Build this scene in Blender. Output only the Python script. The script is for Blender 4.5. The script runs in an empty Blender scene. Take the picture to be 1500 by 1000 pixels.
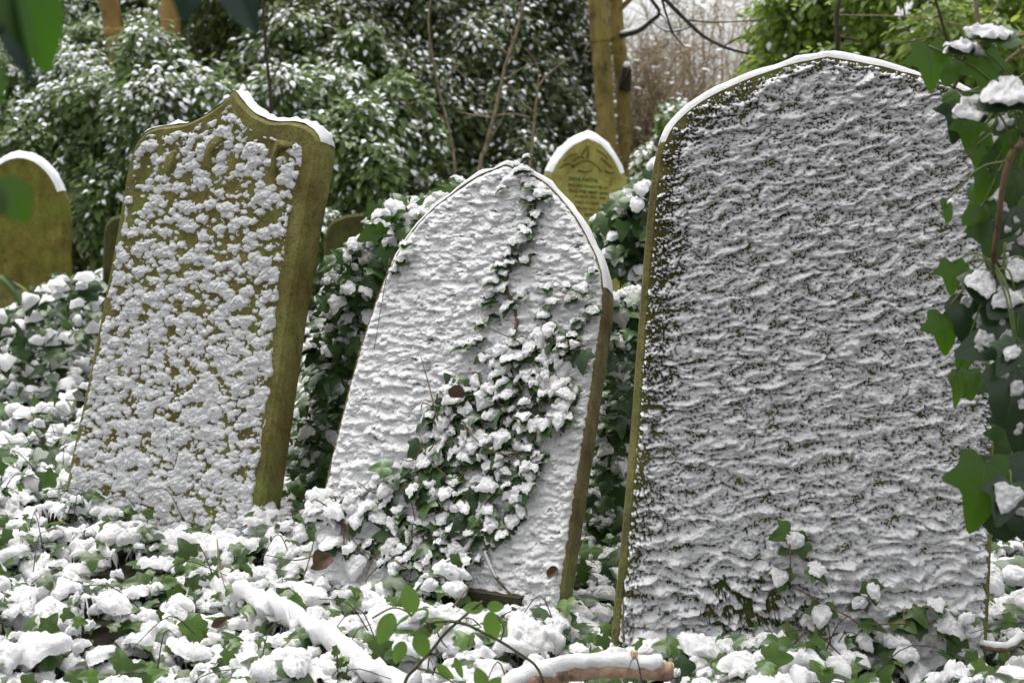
import bpy, math, numpy as np
from mathutils import Vector
S = bpy.context.scene
COL = S.collection
rng = np.random.default_rng(11)
R = math.radians
# ------------------------------------------------------------------ camera
FOC, PITCH = 1500*50/36.0, R(7)
CAM = np.array([0, 0, 1.1])
FWD = np.array([0, math.cos(PITCH), -math.sin(PITCH)])
UP = np.array([0, math.sin(PITCH), math.cos(PITCH)])
RT = np.array([1.0, 0, 0])
cd = bpy.data.cameras.new('camera'); cam = bpy.data.objects.new('camera', cd); COL.objects.link(cam)
cam.location = CAM; cam.rotation_euler = (R(90)-PITCH, 0, 0)
cd.lens = 50; cd.sensor_width = 36; cd.clip_end = 400; cd.clip_start = .05
cd.dof.use_dof = True; cd.dof.focus_distance = 3.45; cd.dof.aperture_fstop = 5.6
S.camera = cam

def ray(px, py):
    return RT*((px-750)/FOC) + UP*((500-py)/FOC) + FWD
def at(px, py, Y):
    d = ray(px, py); return CAM + d*(Y/d[1])
def proj(P):
    q = np.asarray(P)-CAM; w = q@FWD
    return 750+FOC*(q@RT)/w, 500-FOC*(q@UP)/w
def nrm(a):
    a = np.asarray(a, float); return a/np.maximum(np.linalg.norm(a, axis=-1, keepdims=True), 1e-9)

# ------------------------------------------------------------------ noise
def hsh(ix, iy, s):
    x = (ix.astype(np.int64)*374761393 + iy.astype(np.int64)*668265263 + s*974634777) & 0xffffffff
    x = ((x ^ (x >> 13))*1274126177) & 0xffffffff
    x = ((x ^ (x >> 15))*2246822519) & 0xffffffff
    return ((x ^ (x >> 16)) & 0xffff)/65535.0
def pn(x, y, s=0):
    x0 = np.floor(x); y0 = np.floor(y); fx = x-x0; fy = y-y0
    u = fx*fx*fx*(fx*(fx*6-15)+10); v = fy*fy*fy*(fy*(fy*6-15)+10)
    def g(dx, dy):
        a = hsh(x0+dx, y0+dy, s)*2*np.pi
        return np.cos(a)*(fx-dx)+np.sin(a)*(fy-dy)
    return 1.5*((g(0, 0)*(1-u)+g(1, 0)*u)*(1-v)+(g(0, 1)*(1-u)+g(1, 1)*u)*v)
def fbm(x, y, s=0, o=3):
    r = 0; a = 1
    for i in range(o):
        r = r+a*pn(x*2**i, y*2**i, s+i*17); a *= .5
    return r
def vn3(P, s=0):
    f = np.floor(P); t = P-f; t = t*t*(3-2*t); r = 0
    for dx in (0, 1):
        for dy in (0, 1):
            for dz in (0, 1):
                h = hsh(f[:, 0]+dx+(f[:, 2]+dz)*57, f[:, 1]+dy-(f[:, 2]+dz)*131, s)
                r = r+h*np.where(dx, t[:, 0], 1-t[:, 0])*np.where(dy, t[:, 1], 1-t[:, 1])*np.where(dz, t[:, 2], 1-t[:, 2])
    return r*2-1
def cells(U, V, cell, r0, r1, prob, seed, ax=1.25):
    h = np.zeros_like(U); iu = np.floor(U/cell); iv = np.floor(V/cell)
    for dx in (-1, 0, 1):
        for dy in (-1, 0, 1):
            a, b = iu+dx, iv+dy
            cu = (a+hsh(a, b, seed))*cell; cv = (b+hsh(a, b, seed+1))*cell
            rr = r0+(r1-r0)*hsh(a, b, seed+2)**1.5
            q = rr*rr-((U-cu)/ax)**2-(V-cv)**2
            h = np.maximum(h, np.sqrt(np.maximum(q, 0))*(hsh(a, b, seed+3) < prob(cu, cv)))
    return h

# ------------------------------------------------------------------ meshes
class MB:
    def __init__(s): s.V = []; s.F = []; s.n = 0
    def add(s, V, F, mi=0):
        V = np.asarray(V, float).reshape(-1, 3)
        for f in (F if isinstance(F, list) else [F]):
            f = np.asarray(f, np.int64)
            if f.size: s.F.append((f+s.n, mi))
        s.V.append(V); s.n += len(V); return s
    def build(s, name, mats, parent=None, smooth=True, loc=None):
        V = np.concatenate(s.V)
        o0 = np.array(loc) if loc is not None else (np.array(parent['_o']) if parent is not None else np.zeros(3))
        me = bpy.data.meshes.new(name); V = V-o0
        me.vertices.add(len(V)); me.vertices.foreach_set('co', V.astype(np.float32).ravel())
        li = np.concatenate([f.ravel() for f, _ in s.F])
        tot = np.concatenate([np.full(len(f), f.shape[1]) for f, _ in s.F])
        mi = np.concatenate([np.full(len(f), m) for f, m in s.F])
        me.loops.add(len(li)); me.loops.foreach_set('vertex_index', li.astype(np.int32))
        me.polygons.add(len(tot)); me.polygons.foreach_set('loop_start', np.concatenate([[0], np.cumsum(tot)[:-1]]).astype(np.int32))
        me.polygons.foreach_set('material_index', mi.astype(np.int32))
        me.polygons.foreach_set('use_smooth', np.full(len(tot), smooth))
        for m in (mats if isinstance(mats, list) else [mats]): me.materials.append(m)
        me.update(calc_edges=True); me.validate()
        o = bpy.data.objects.new(name, me); COL.objects.link(o)
        if parent is not None:
            o.parent = parent; o.location = o0-np.array(parent['_o']); o['_o'] = list(o0)
        else: o.location = o0; o['_o'] = list(o0)
        return o
def thing(name, label, cat, loc, group=None):
    o = bpy.data.objects.new(name, None); COL.objects.link(o); o.location = loc; o.empty_display_size = .1
    o['_o'] = [float(c) for c in loc]; o['label'] = label; o['category'] = cat
    if group: o['group'] = group
    return o
def tag(o, label, cat, group=None):
    o['label'] = label; o['category'] = cat
    if group: o['group'] = group
    return o
def kind(o, k): o['kind'] = k; return o

def frames(N, T):
    N = nrm(N); B = nrm(np.cross(T, N)); T2 = np.cross(N, B)
    return np.stack([B, T2, N], axis=2)          # columns: x side, y tip, z normal
def place(tv, tf, P, M, Sc):
    """tv (k,3) template; P (n,3); M (n,3,3); Sc (n,) or (n,3)"""
    P = np.asarray(P, float); n = len(P); k = len(tv)
    Sc = np.asarray(Sc, float)
    if Sc.ndim == 1: Sc = np.repeat(Sc[:, None], 3, 1)
    loc = tv[None]*Sc[:, None, :]
    V = np.einsum('nij,nkj->nki', M, loc)+P[:, None, :]
    fs = [(f[None]+(np.arange(n)*k)[:, None, None]).reshape(-1, f.shape[1]) for f in (tf if isinstance(tf, list) else [tf])]
    return V.reshape(-1, 3), fs
def cat(pts, n):
    """closed Catmull-Rom resample of 2D outline"""
    p = np.asarray(pts, float); m = len(p); t = np.arange(n)*m/n; i = t.astype(int); f = (t-i)[:, None]
    a, b, c, d = p[(i-1) % m], p[i % m], p[(i+1) % m], p[(i+2) % m]
    return .5*(2*b+(c-a)*f+(2*a-5*b+4*c-d)*f*f+(3*b-a-3*c+d)*f**3)
def spline(pts, n):
    p = np.asarray(pts, float); p = np.concatenate([[2*p[0]-p[1]], p, [2*p[-1]-p[-2]]])
    t = np.linspace(0, len(p)-3-1e-6, n); i = t.astype(int); f = (t-i)[:, None]
    a, b, c, d = p[i], p[i+1], p[i+2], p[i+3]
    return .5*(2*b+(c-a)*f+(2*a-5*b+4*c-d)*f*f+(3*b-a-3*c+d)*f**3)
def tube(path, rad, sides=8, cap=True, jit=0, seed=0):
    P = np.asarray(path, float); n = len(P); rad = np.broadcast_to(rad, (n,)) if np.ndim(rad) else np.full(n, rad)
    T = nrm(np.gradient(P, axis=0)); a = np.array([0.31, .17, .93]) if abs(T[0, 2]) < .8 else np.array([1, .1, 0.])
    X = nrm(np.cross(T, np.broadcast_to(a, T.shape))); Y = np.cross(T, X)
    th = np.arange(sides)*2*np.pi/sides
    V = P[:, None]+rad[:, None, None]*(np.cos(th)[None, :, None]*X[:, None]+np.sin(th)[None, :, None]*Y[:, None])
    if jit:
        d = vn3(V.reshape(-1, 3)*(1.2/np.mean(rad)), seed).reshape(n, sides, 1)
        V = V+(V-P[:, None])*d*jit
    V = V.reshape(-1, 3)
    i = np.arange(n-1)[:, None]*sides; j = np.arange(sides)[None]; j2 = (j+1) % sides
    F = np.stack([i+j, i+j2, i+sides+j2, i+sides+j], -1).reshape(-1, 4)
    fs = [F]
    if cap: fs += [np.arange(sides)[::-1][None], (np.arange(sides)+(n-1)*sides)[None]]
    return V, fs

# leaf templates (tip along +y, length 1)
_h = [(.0, .0), (.18, -.09), (.38, -.06), (.43, .12), (.52, .33), (.35, .5), (.2, .76)]
IVY = _h+[(0, 1.0)]+[(-x, y) for x, y in _h[:0:-1]]
OVAL = [(0, 0), (.2, .1), (.33, .34), (.3, .62), (.15, .88), (0, 1), (-.15, .88), (-.3, .62), (-.33, .34), (-.2, .1)]
LOB3 = [(0, 0), (.3, -.05), (.5, .2), (.38, .45), (.28, .75), (0, 1), (-.28, .75), (-.38, .45), (-.5, .2), (-.3, -.05)]
def leaf_t(out, rings=(1,), curl=.35, fold=.18, c=(0, .35), n=0):
    o = cat(out, n) if n else np.array(out); k = len(o); c = np.array(c)
    V = [np.array([c])]+[c+(o-c)*r for r in rings]; V = np.concatenate(V)
    z = fold*np.abs(V[:, 0])-curl*(V[:, 0]**2)*1.2-curl*.6*(V[:, 1]-.35)**2
    tv = np.column_stack([V, z]); j = np.arange(k); j2 = (j+1) % k
    fs = [np.stack([np.zeros(k, int), 1+j, 1+j2], 1)]
    for q in range(len(rings)-1):
        a, b = 1+q*k, 1+(q+1)*k; fs.append(np.stack([a+j, b+j, b+j2, a+j2], 1))
    return tv, fs
def cap_t(out, n, rings, c=(0, .36), th=.3, grow=1.0):
    o = cat(out, n); c = np.array(c); V = [[*c, th]]; k = n
    for r in rings:
        z = th*(max(0, 1-r**4))**.5 if r < 1 else (-.05 if r > 1 else 0.0)
        for p in o: q = c+(p-c)*r*grow; V.append([q[0], q[1], z])
    V = np.array(V); V[:, 2] += -.3*V[:, 0]**2-.2*(V[:, 1]-.35)**2
    j = np.arange(k); j2 = (j+1) % k; fs = [np.stack([np.zeros(k, int), 1+j, 1+j2], 1)]
    for q in range(len(rings)-1):
        a, b = 1+q*k, 1+(q+1)*k; fs.append(np.stack([a+j, b+j, b+j2, a+j2], 1))
    return V, fs
LEAF_IVY = leaf_t(IVY, (.55, 1)); LEAF_IVY_LO = leaf_t(IVY); LEAF_OVAL = leaf_t(OVAL, (.5, 1), fold=.25)
CAP_HI = [cap_t(o, 44, (.13, .27, .41, .55, .68, .8, .9, .97, 1.02, 1.03), th=t) for o, t in ((IVY, .2), (LOB3, .24), (OVAL, .2))]
CAP_LO = [cap_t(o, 12, (.6, 1.0), th=t) for o, t in ((IVY, .3), (LOB3, .34))]
hexa = np.array([(0, 0, 0), (.24, .3, .05), (.2, .7, .03), (0, 1, -.12), (-.2, .7, .03), (-.24, .3, .05)], float)
HEX = (hexa, [np.array([[0, 1, 2, 3], [0, 3, 4, 5]])])
hs = hexa.copy(); hs[:, :2] = (hs[:, :2]-[0, .5])*[.95, .82]+[0, .47]; hs[:, 2] += .07
hs = np.concatenate([hs, [[0, .3, .17], [0, .65, .15]]])
HEXS = (hs, [np.array([[0, 1, 6], [2, 3, 7], [3, 4, 7], [5, 0, 6]]), np.array([[1, 2, 7, 6], [4, 5, 6, 7]])])

IVYL = [(.0, .0), (.16, -.13), (.36, -.1), (.4, .1), (.58, .33), (.31, .44), (.2, .72)]; IVYL = IVYL+[(0, 1.0)]+[(-x, y) for x, y in IVYL[:0:-1]]
LEAF_G = leaf_t(IVYL, (.5, 1), n=28, curl=.65, fold=.32)
def rough_snow(V, up, amp=.004, f=70, seed=3):
    d = np.abs(vn3(V*f, seed))*1.0+np.abs(vn3(V*f*2.1, seed+5))*.9+np.abs(vn3(V*f*4, seed+6))*.6-.6
    lo = np.stack([vn3(V*f*.5, 31), vn3(V*f*.5, 32), vn3(V*f*.5, 33)], 1)*.9+np.stack([vn3(V*f*2, 34), vn3(V*f*2, 35), vn3(V*f*2, 36)], 1)*.45
    return V+up*(amp*1.5*d)[:, None]+lo*amp
def caps(mb, P, N, T, Sc, hi=True, amp=.004, mi=0):
    P = np.asarray(P); tm = CAP_HI if hi else CAP_LO; w = rng.integers(0, len(tm), len(P)); M = frames(N, T)
    for q in range(len(tm)):
        s = w == q
        if not s.any(): continue
        sc = np.asarray(Sc)[s]; sc = sc if sc.ndim == 2 else np.repeat(sc[:, None], 3, 1)
        V, F = place(*tm[q], P[s], M[s], sc)
        up = np.repeat(nrm(M[s][:, :, 2]+[0, 0, .6]), len(tm[q][0]), 0)
        mb.add(rough_snow(V, up, amp) if amp else V, F, mi)

# ------------------------------------------------------------------ materials
def mat(name):
    m = bpy.data.materials.new(name); m.use_nodes = True; nt = m.node_tree
    return m, nt, nt.nodes['Principled BSDF']
def nd(nt, t, **k):
    n = nt.nodes.new(t)
    for a, b in k.items(): setattr(n, a, b)
    return n
def noise(nt, sc, det=4, rough=.6, vec=None, dim='3D'):
    n = nd(nt, 'ShaderNodeTexNoise'); n.inputs['Scale'].default_value = sc
    n.inputs['Detail'].default_value = det; n.inputs['Roughness'].default_value = rough
    if vec is not None: nt.links.new(vec, n.inputs['Vector'])
    return n
def ramp(nt, src, stops):
    r = nd(nt, 'ShaderNodeValToRGB'); e = r.color_ramp.elements
    while len(e) < len(stops): e.new(.5)
    for x, (p, c) in zip(e, stops): x.position = p; x.color = (*c, 1)
    nt.links.new(src, r.inputs['Fac']); return r
def bump(nt, b, src, st, dist):
    n = nd(nt, 'ShaderNodeBump'); n.inputs['Strength'].default_value = st; n.inputs['Distance'].default_value = dist
    nt.links.new(src, n.inputs['Height']); nt.links.new(n.outputs['Normal'], b.inputs['Normal'])
def coords(nt, scale=(1, 1, 1)):
    c = nd(nt, 'ShaderNodeTexCoord'); mp = nd(nt, 'ShaderNodeMapping'); mp.inputs['Scale'].default_value = scale
    nt.links.new(c.outputs['Object'], mp.inputs['Vector']); return mp.outputs['Vector']
def snow_mat(name='snow', c=(.87, .87, .88), bsc=230, bst=1.0, bd=.009):
    m, nt, b = mat(name); b.inputs['Base Color'].default_value = (*c, 1); b.inputs['Roughness'].default_value = .75
    b.inputs['Specular IOR Level'].default_value = .2
    b.inputs['Subsurface Weight'].default_value = .25; b.inputs['Subsurface Scale'].default_value = .012; b.inputs['Subsurface Radius'].default_value = (.8, .9, 1)
    n = noise(nt, bsc, 5, .75, coords(nt)); bump(nt, b, n.outputs['Fac'], bst, bd); return m
def stone_mat(name, c0, c1, c2, streak=True):
    m, nt, b = mat(name); v = coords(nt, (1, 1, .6 if streak else 1)); v1 = coords(nt)
    n = noise(nt, 11, 8, .7, v); r = ramp(nt, n.outputs['Fac'], [(.3, c0), (.52, c1), (.72, c2)])
    def mul(a, noi, stops, f):
        mx = nd(nt, 'ShaderNodeMix', data_type='RGBA', blend_type='MULTIPLY'); mx.inputs[0].default_value = f
        q = ramp(nt, noi.outputs['Fac'], stops); nt.links.new(a, mx.inputs[6]); nt.links.new(q.outputs['Color'], mx.inputs[7]); return mx.outputs[2]
    c = mul(r.outputs['Color'], noise(nt, 4.5, 5, .65, v1), [(.35, (.72, .62, .45)), (.5, (1, 1, 1)), (.68, (.85, 1.15, .7))], .9)
    n2 = noise(nt, 130, 5, .75, v1); c = mul(c, n2, [(.32, (.4, .4, .38)), (.5, (1, 1, 1)), (.7, (1.25, 1.22, 1.1))], .8)
    n3 = noise(nt, 38, 3, .6, v1); c = mul(c, n3, [(.3, (.5, .5, .48)), (.38, (1, 1, 1)), (.66, (1, 1, 1)), (.72, (1.4, 1.4, 1.3))], .8)
    nt.links.new(c, b.inputs['Base Color']); b.inputs['Roughness'].default_value = .85; b.inputs['Specular IOR Level'].default_value = .25
    ad = nd(nt, 'ShaderNodeMath', operation='ADD'); nt.links.new(n2.outputs['Fac'], ad.inputs[0]); nt.links.new(n3.outputs['Fac'], ad.inputs[1])
    bump(nt, b, ad.outputs[0], .9, .006); return m
def leaf_mat(name, ca, cb, rough=.4, tr=.2, trc=None, spec=.4):
    m, nt, b = mat(name); g = nd(nt, 'ShaderNodeNewGeometry')
    r = ramp(nt, g.outputs['Random Per Island'], [(0, ca), (.75, cb), (1, tuple(min(1, 1.35*x) for x in cb))])
    nt.links.new(r.outputs['Color'], b.inputs['Base Color']); b.inputs['Roughness'].default_value = rough
    b.inputs['Specular IOR Level'].default_value = spec
    if tr:
        t = nd(nt, 'ShaderNodeBsdfTranslucent'); t.inputs['Color'].default_value = (*(trc or tuple(2*x for x in cb)), 1)
        mx = nd(nt, 'ShaderNodeMixShader'); mx.inputs[0].default_value = tr; out = nt.nodes['Material Output']
        nt.links.new(b.outputs[0], mx.inputs[1]); nt.links.new(t.outputs[0], mx.inputs[2]); nt.links.new(mx.outputs[0], out.inputs['Surface'])
    return m
def bark_mat(name, c0, c1, sc=14, zs=.35, bd=.01):
    m, nt, b = mat(name); n = noise(nt, sc, 6, .7, coords(nt, (1, 1, zs)))
    r = ramp(nt, n.outputs['Fac'], [(.32, c0), (.66, c1)]); n2 = noise(nt, sc*.8, 4, .6, coords(nt, (1, 1, .75)))
    q = ramp(nt, n2.outputs['Fac'], [(.36, (.35, .33, .3)), (.46, (1, 1, 1)), (.6, (1, 1, 1)), (.7, (1.2, 1.25, 1.0))]); mx = nd(nt, 'ShaderNodeMix', data_type='RGBA', blend_type='MULTIPLY'); mx.inputs[0].default_value = .85
    nt.links.new(r.outputs['Color'], mx.inputs[6]); nt.links.new(q.outputs['Color'], mx.inputs[7]); nt.links.new(mx.outputs[2], b.inputs['Base Color'])
    b.inputs['Roughness'].default_value = .85; bump(nt, b, n.outputs['Fac'], .7, bd); return m
SNOW = snow_mat(); SNOWB = snow_mat('far_snow', (.85, .87, .9), 60, .2, .01)
ST_OLIVE = stone_mat('olive_stone', (.085, .074, .02), (.17, .155, .046), (.25, .24, .09))
ST_BROWN = stone_mat('brown_stone', (.07, .058, .026), (.15, .125, .052), (.22, .2, .09))
ST_GREY = stone_mat('mossy_grey_stone', (.06, .06, .022), (.14, .135, .045), (.24, .23, .07))
ST_YEL = stone_mat('lichen_yellow_stone', (.23, .215, .05), (.38, .355, .1), (.47, .45, .15), False)
ST_MOSSY = stone_mat('mossy_dark_stone', (.03, .034, .008), (.065, .068, .017), (.1, .1, .03))
ST_DARK = stone_mat('dark_stone', (.015, .012, .01), (.04, .03, .022), (.06, .05, .035), False)
LETTER, _, _b = mat('letter_paint'); _b.inputs['Base Color'].default_value = (.035, .035, .012, 1); _b.inputs['Roughness'].default_value = .9
IVYD = leaf_mat('ivy_leaf', (.012, .03, .008), (.04, .085, .018), .35, .15)
IVYG = leaf_mat('ivy_leaf_ground', (.022, .05, .008), (.055, .105, .016), .4, .25)
IVYB = leaf_mat('ivy_leaf_bright', (.025, .06, .008), (.045, .095, .012), .35, .3, (.085, .2, .012))
IVYK = leaf_mat('ivy_leaf_dark', (.012, .03, .012), (.026, .052, .02), .28, .1, None, .5)
VEIN, _, _b = mat('leaf_vein'); _b.inputs['Base Color'].default_value = (.075, .12, .045, 1)
LAUREL = leaf_mat('laurel_leaf', (.038, .068, .014), (.105, .165, .036), .4, .32)
HOLLY = leaf_mat('holly_leaf', (.028, .046, .011), (.09, .125, .034), .45, .3)
PRIVET = leaf_mat('privet_leaf', (.06, .11, .015), (.16, .24, .035), .45, .45, (.4, .52, .07))
SPRIG = leaf_mat('bramble_leaf', (.05, .11, .015), (.1, .19, .03), .45, .35)
DEAD = leaf_mat('dead_leaf', (.03, .018, .012), (.085, .05, .03), .8, .1)
TWIG = bark_mat('twig_bark', (.06, .04, .025), (.16, .11, .06), 60)
STEM = bark_mat('ivy_stem', (.07, .045, .022), (.17, .11, .055), 80)
GSTEM, _, _b = mat('green_stem'); _b.inputs['Base Color'].default_value = (.1, .15, .03, 1)
BARK = bark_mat('olive_bark', (.12, .09, .022), (.33, .25, .07), 9, .3, .02)
OBARK = bark_mat('orange_bark', (.17, .1, .03), (.36, .23, .07), 6, .4)
DBARK = bark_mat('dark_bark', (.018, .013, .01), (.06, .045, .03), 30)
BARE = bark_mat('bare_twig_bark', (.24, .18, .11), (.5, .41, .27), 20)
PBARK = bark_mat('peeling_bark', (.19, .115, .075), (.44, .3, .21), 40, 1, .004)
CUT = bark_mat('cut_wood', (.3, .18, .08), (.6, .42, .24), 90, 1, .002)

# ------------------------------------------------------------------ world, sun
ELEV, AZ = R(72), R(-28)
w = bpy.data.worlds.new('World'); S.world = w; w.use_nodes = True; nt = w.node_tree
sk = nt.nodes.new('ShaderNodeTexSky'); sk.sky_type = 'NISHITA'; sk.sun_disc = False
sk.sun_elevation = ELEV; sk.sun_rotation = AZ; sk.air_density = 1.0; sk.dust_density = 4.5; sk.ozone_density = .6
bg = nt.nodes['Background']; bg.inputs['Strength'].default_value = .15
hsv = nt.nodes.new('ShaderNodeHueSaturation'); hsv.inputs['Saturation'].default_value = .1; nt.links.new(sk.outputs[0], hsv.inputs['Color']); nt.links.new(hsv.outputs[0], bg.inputs[0])
sd = bpy.data.lights.new('sun', 'SUN'); sd.energy = 1.5; sd.angle = R(40); sd.color = (1, .965, .91)
so = bpy.data.objects.new('sun', sd); COL.objects.link(so)
sv = Vector((math.sin(AZ)*math.cos(ELEV), math.cos(AZ)*math.cos(ELEV), math.sin(ELEV)))
so.rotation_euler = sv.to_track_quat('Z', 'Y').to_euler(); so.location = sv*20
S.view_settings.view_transform = 'Standard'; S.view_settings.look = 'None'; S.view_settings.exposure = .86; S.view_settings.gamma = 1

# ------------------------------------------------------------------ ground
def gz(x, y):
    return .05*fbm(x*.9, y*.9, 5, 2)+.02*pn(x*4, y*4, 9)+.09*np.clip((y-9)/10, 0, 3)
def grid(xs, ys, zf):
    X, Y = np.meshgrid(xs, ys); Z = zf(X, Y); n, m = X.shape
    i = np.arange(n-1)[:, None]*m+np.arange(m-1)[None]
    return np.stack([X, Y, Z], -1).reshape(-1, 3), np.stack([i, i+1, i+m+1, i+m], -1).reshape(-1, 4)
gm, nt, b = mat('soil_and_litter'); n = noise(nt, 26, 6, .7, coords(nt))
r = ramp(nt, n.outputs['Fac'], [(.3, (.008, .009, .004)), (.5, (.03, .024, .012)), (.7, (.06, .04, .02))])
nt.links.new(r.outputs['Color'], b.inputs['Base Color']); bump(nt, b, n.outputs['Fac'], 1, .03); b.inputs['Roughness'].default_value = .95
ax = np.concatenate([np.linspace(-90, -6, 22), np.linspace(-5.6, 5.6, 70), np.linspace(6, 90, 22)])
ay = np.concatenate([np.linspace(-40, 1, 12), np.linspace(1.2, 14, 90), np.linspace(15, 140, 30)])
V, F = grid(ax, ay, lambda x, y: gz(x, y)-.02)
kind(MB().add(V, F).build('ground', gm), 'structure')

# ------------------------------------------------------------------ headstones
class Plane:
    def __init__(s, px, py, Y, yaw, lean):
        s.O = at(px, py, Y); y, l = R(yaw), R(lean)
        s.n = np.array([-math.sin(y)*math.cos(l), -math.cos(y)*math.cos(l), math.sin(l)])
        s.u = np.array([math.cos(y), -math.sin(y), 0]); s.v = np.cross(s.n, s.u)
    def uv(s, px, py):
        d = ray(px, py); t = ((s.O-CAM)@s.n)/(d@s.n); q = CAM+d*t-s.O; return np.array([q@s.u, q@s.v])
    def uvs(s, pts): return np.array([s.uv(*p) for p in pts])
    def w(s, uv, h=0):
        uv = np.asarray(uv); return s.O+uv[..., :1]*s.u+uv[..., 1:2]*s.v+np.asarray(h)[..., None]*s.n
def resample(p, step):
    out = []
    for a, b in zip(p, np.roll(p, -1, 0)):
        k = max(1, int(np.linalg.norm(b-a)/step)); out += [a+(b-a)*i/k for i in range(k)]
    return np.array(out)
def inset(p, d):
    e = nrm(np.roll(p, -1, 0)-p); e0 = np.roll(e, 1, 0); t = nrm(e+e0); nn = np.stack([t[:, 1], -t[:, 0]], 1)
    c = np.clip((e*t).sum(1), .5, 1)[:, None]; return p-nn*d/c        # p counter-clockwise, nn points outward
def inside_dist(U, V, poly):
    ins = np.zeros(U.shape, bool); dist = np.full(U.shape, 9.); m = len(poly)
    for k in range(m):
        (x0, y0), (x1, y1) = poly[k], poly[(k+1) % m]
        if y0 != y1:
            c = (y0 > V) != (y1 > V); ins ^= c & (U < (x1-x0)*(V-y0)/(y1-y0)+x0)
        ex, ey = x1-x0, y1-y0; t = np.clip(((U-x0)*ex+(V-y0)*ey)/(ex*ex+ey*ey+1e-12), 0, 1)
        dist = np.minimum(dist, np.hypot(U-x0-t*ex, V-y0-t*ey))
    return ins, dist
def slab_mesh(pl, out, thick, ch, edge=.02):
    """out: outer outline (uv, counter-clockwise). front face is inset by ch, outer edge sits ch behind it."""
    o = out; i = inset(o, ch); k = len(o); j = np.arange(k); j2 = (j+1) % k
    V = np.concatenate([pl.w(i, np.zeros(k)), pl.w(o, np.full(k, -ch)), pl.w(o, np.full(k, -thick))])
    return MB().add(V, [j[None], np.stack([j, k+j, k+j2, j2], 1), np.stack([k+j, 2*k+j, 2*k+j2, k+j2], 1), (2*k+j[::-1])[None]]), i
def rim_snow(pl, out, thick, ch, t, lo=.15, ov=.004, seed=0, cover_ch=True, keep=None):
    """snow lying along the upward edges: swept over chamfer and top"""
    k = len(out); e = nrm(np.roll(out, -1, 0)-np.roll(out, 1, 0)); nn2 = np.stack([e[:, 1], -e[:, 0]], 1)
    N = nn2[:, :1]*pl.u+nn2[:, 1:]*pl.v; nz = N[:, 2]
    w_ = np.clip((nz-lo)/(1-lo), 0, 1)**.5
    if keep is not None: w_ = w_*keep(out)
    inn = inset(out, ch)
    A = pl.w(inn, np.zeros(k)); B = pl.w(out, np.full(k, -ch)); C = pl.w(out, np.full(k, -thick))
    prof = []
    m = 9
    for q in range(m):
        s = q/(m-1)
        if cover_ch and s < .35:
            f = s/.35; base = A*(1-f)+B*f; d = nrm(N+pl.n*.6*(1-f)); hgt = math.sin(min(1, s*4+.12)*math.pi/2)
        else:
            f = (s-.35)/.65 if cover_ch else s; base = B*(1-f)+C*f; d = N+pl.n*(.15 if s < .2 else 0); hgt = math.sin(max(.12, min(1, (1-s)*3+.05))*math.pi/2)
            if not cover_ch and s < .3: hgt = min(hgt, .25+s*2.5)
        V = base+d*(t*w_*hgt)[:, None]
        wob = vn3(V*22, seed)*.6+vn3(V*60, seed+4)*.4+vn3(V*130, seed+9)*.25
        prof.append(V+d*(t*w_*wob*1.25*hgt)[:, None]-(1-np.minimum(1, w_*6))[:, None]*d*.004)
    V = np.stack(prof, 1); ok = w_ > .02; j = np.arange(k); j2 = (j+1) % k; F = []
    g = ok & ok[j2]; js = j[g]; js2 = j2[g]
    for q in range(m-1): F.append(np.stack([js*m+q, js2*m+q, js2*m+q+1, js*m+q+1], 1))
    # side strip down into the stone at the front so the lip is closed
    return MB().add(V.reshape(-1, 3), F)
def crust(pl, poly, sp, hf, mb=None, mi=0, shear=.5, seed=0, jit=.0012):
    lo, hi = poly.min(0), poly.max(0)
    U, V = np.meshgrid(np.arange(lo[0], hi[0], sp), np.arange(lo[1], hi[1], sp))
    ins, d = inside_dist(U, V, poly); h = np.where(ins, hf(U, V, d), -1.)
    n, m = U.shape
    ju = jit*pn(U/.006, V/.006, seed+70); jv = jit*pn(U/.006, V/.006, seed+71)
    hh = np.where(h > 0, h+.0012, -.0015)
    P = pl.w(np.stack([U+ju, V+jv-shear*np.maximum(h, 0)], -1), hh).reshape(-1, 3)
    i = np.arange(n-1)[:, None]*m+np.arange(m-1)[None]
    q = np.stack([i, i+1, i+m+1, i+m], -1).reshape(-1, 4)
    hv = h.ravel(); iv = ins.ravel(); q = q[(hv[q].max(1) > 0) & iv[q].all(1)]
    u, inv = np.unique(q, return_inverse=True)
    return (mb or MB()).add(P[u], inv.reshape(-1, 4), mi)
def outline(pl, pts, sm=None, step=.02):
    p = pl.uvs(pts)
    a = np.sum(p[:, 0]*np.roll(p[:, 1], -1)-np.roll(p[:, 0], -1)*p[:, 1])
    if a < 0: p = p[::-1]
    p = resample(p, step); return p+.0012*np.stack([pn(p[:, 0]*45, p[:, 1]*45, 5), pn(p[:, 0]*45, p[:, 1]*45, 6)], 1)
def arc(pts, n):  return [tuple(q) for q in spline(pts, n)]

# --- left ogee stone
P1 = Plane(240, 765, 4.1, 25, 13)
o1 = outline(P1, [(70, 860)]+arc([(98, 690), (105, 655), (127, 555), (150, 440), (168, 345), (182, 262), (192, 222), (205, 199), (226, 186), (268, 180), (300, 166), (324, 149), (341, 131)], 46)
             + arc([(341, 131), (356, 152), (374, 168), (396, 177), (428, 178), (448, 184), (462, 196), (467, 215), (462, 250)], 30)[1:] + [(446, 333), (422, 480), (398, 650), (376, 800), (368, 860)])
t1 = thing('headstone', 'olive headstone with pointed ogee top, its face speckled with clotted snow', 'headstone', P1.O-P1.n*.05)
mb, i1 = slab_mesh(P1, o1, .09, .012); mb.build('slab', ST_OLIVE, t1, smooth=False)
pr1 = lambda a, b: np.clip(.98+.9*fbm(a/.07, b/.026, 3, 2)+.15*np.clip((.3-b)/.3, -.3, 1)-.36*np.clip((b-.45)/.3, 0, 1), .03, .98)
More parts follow.
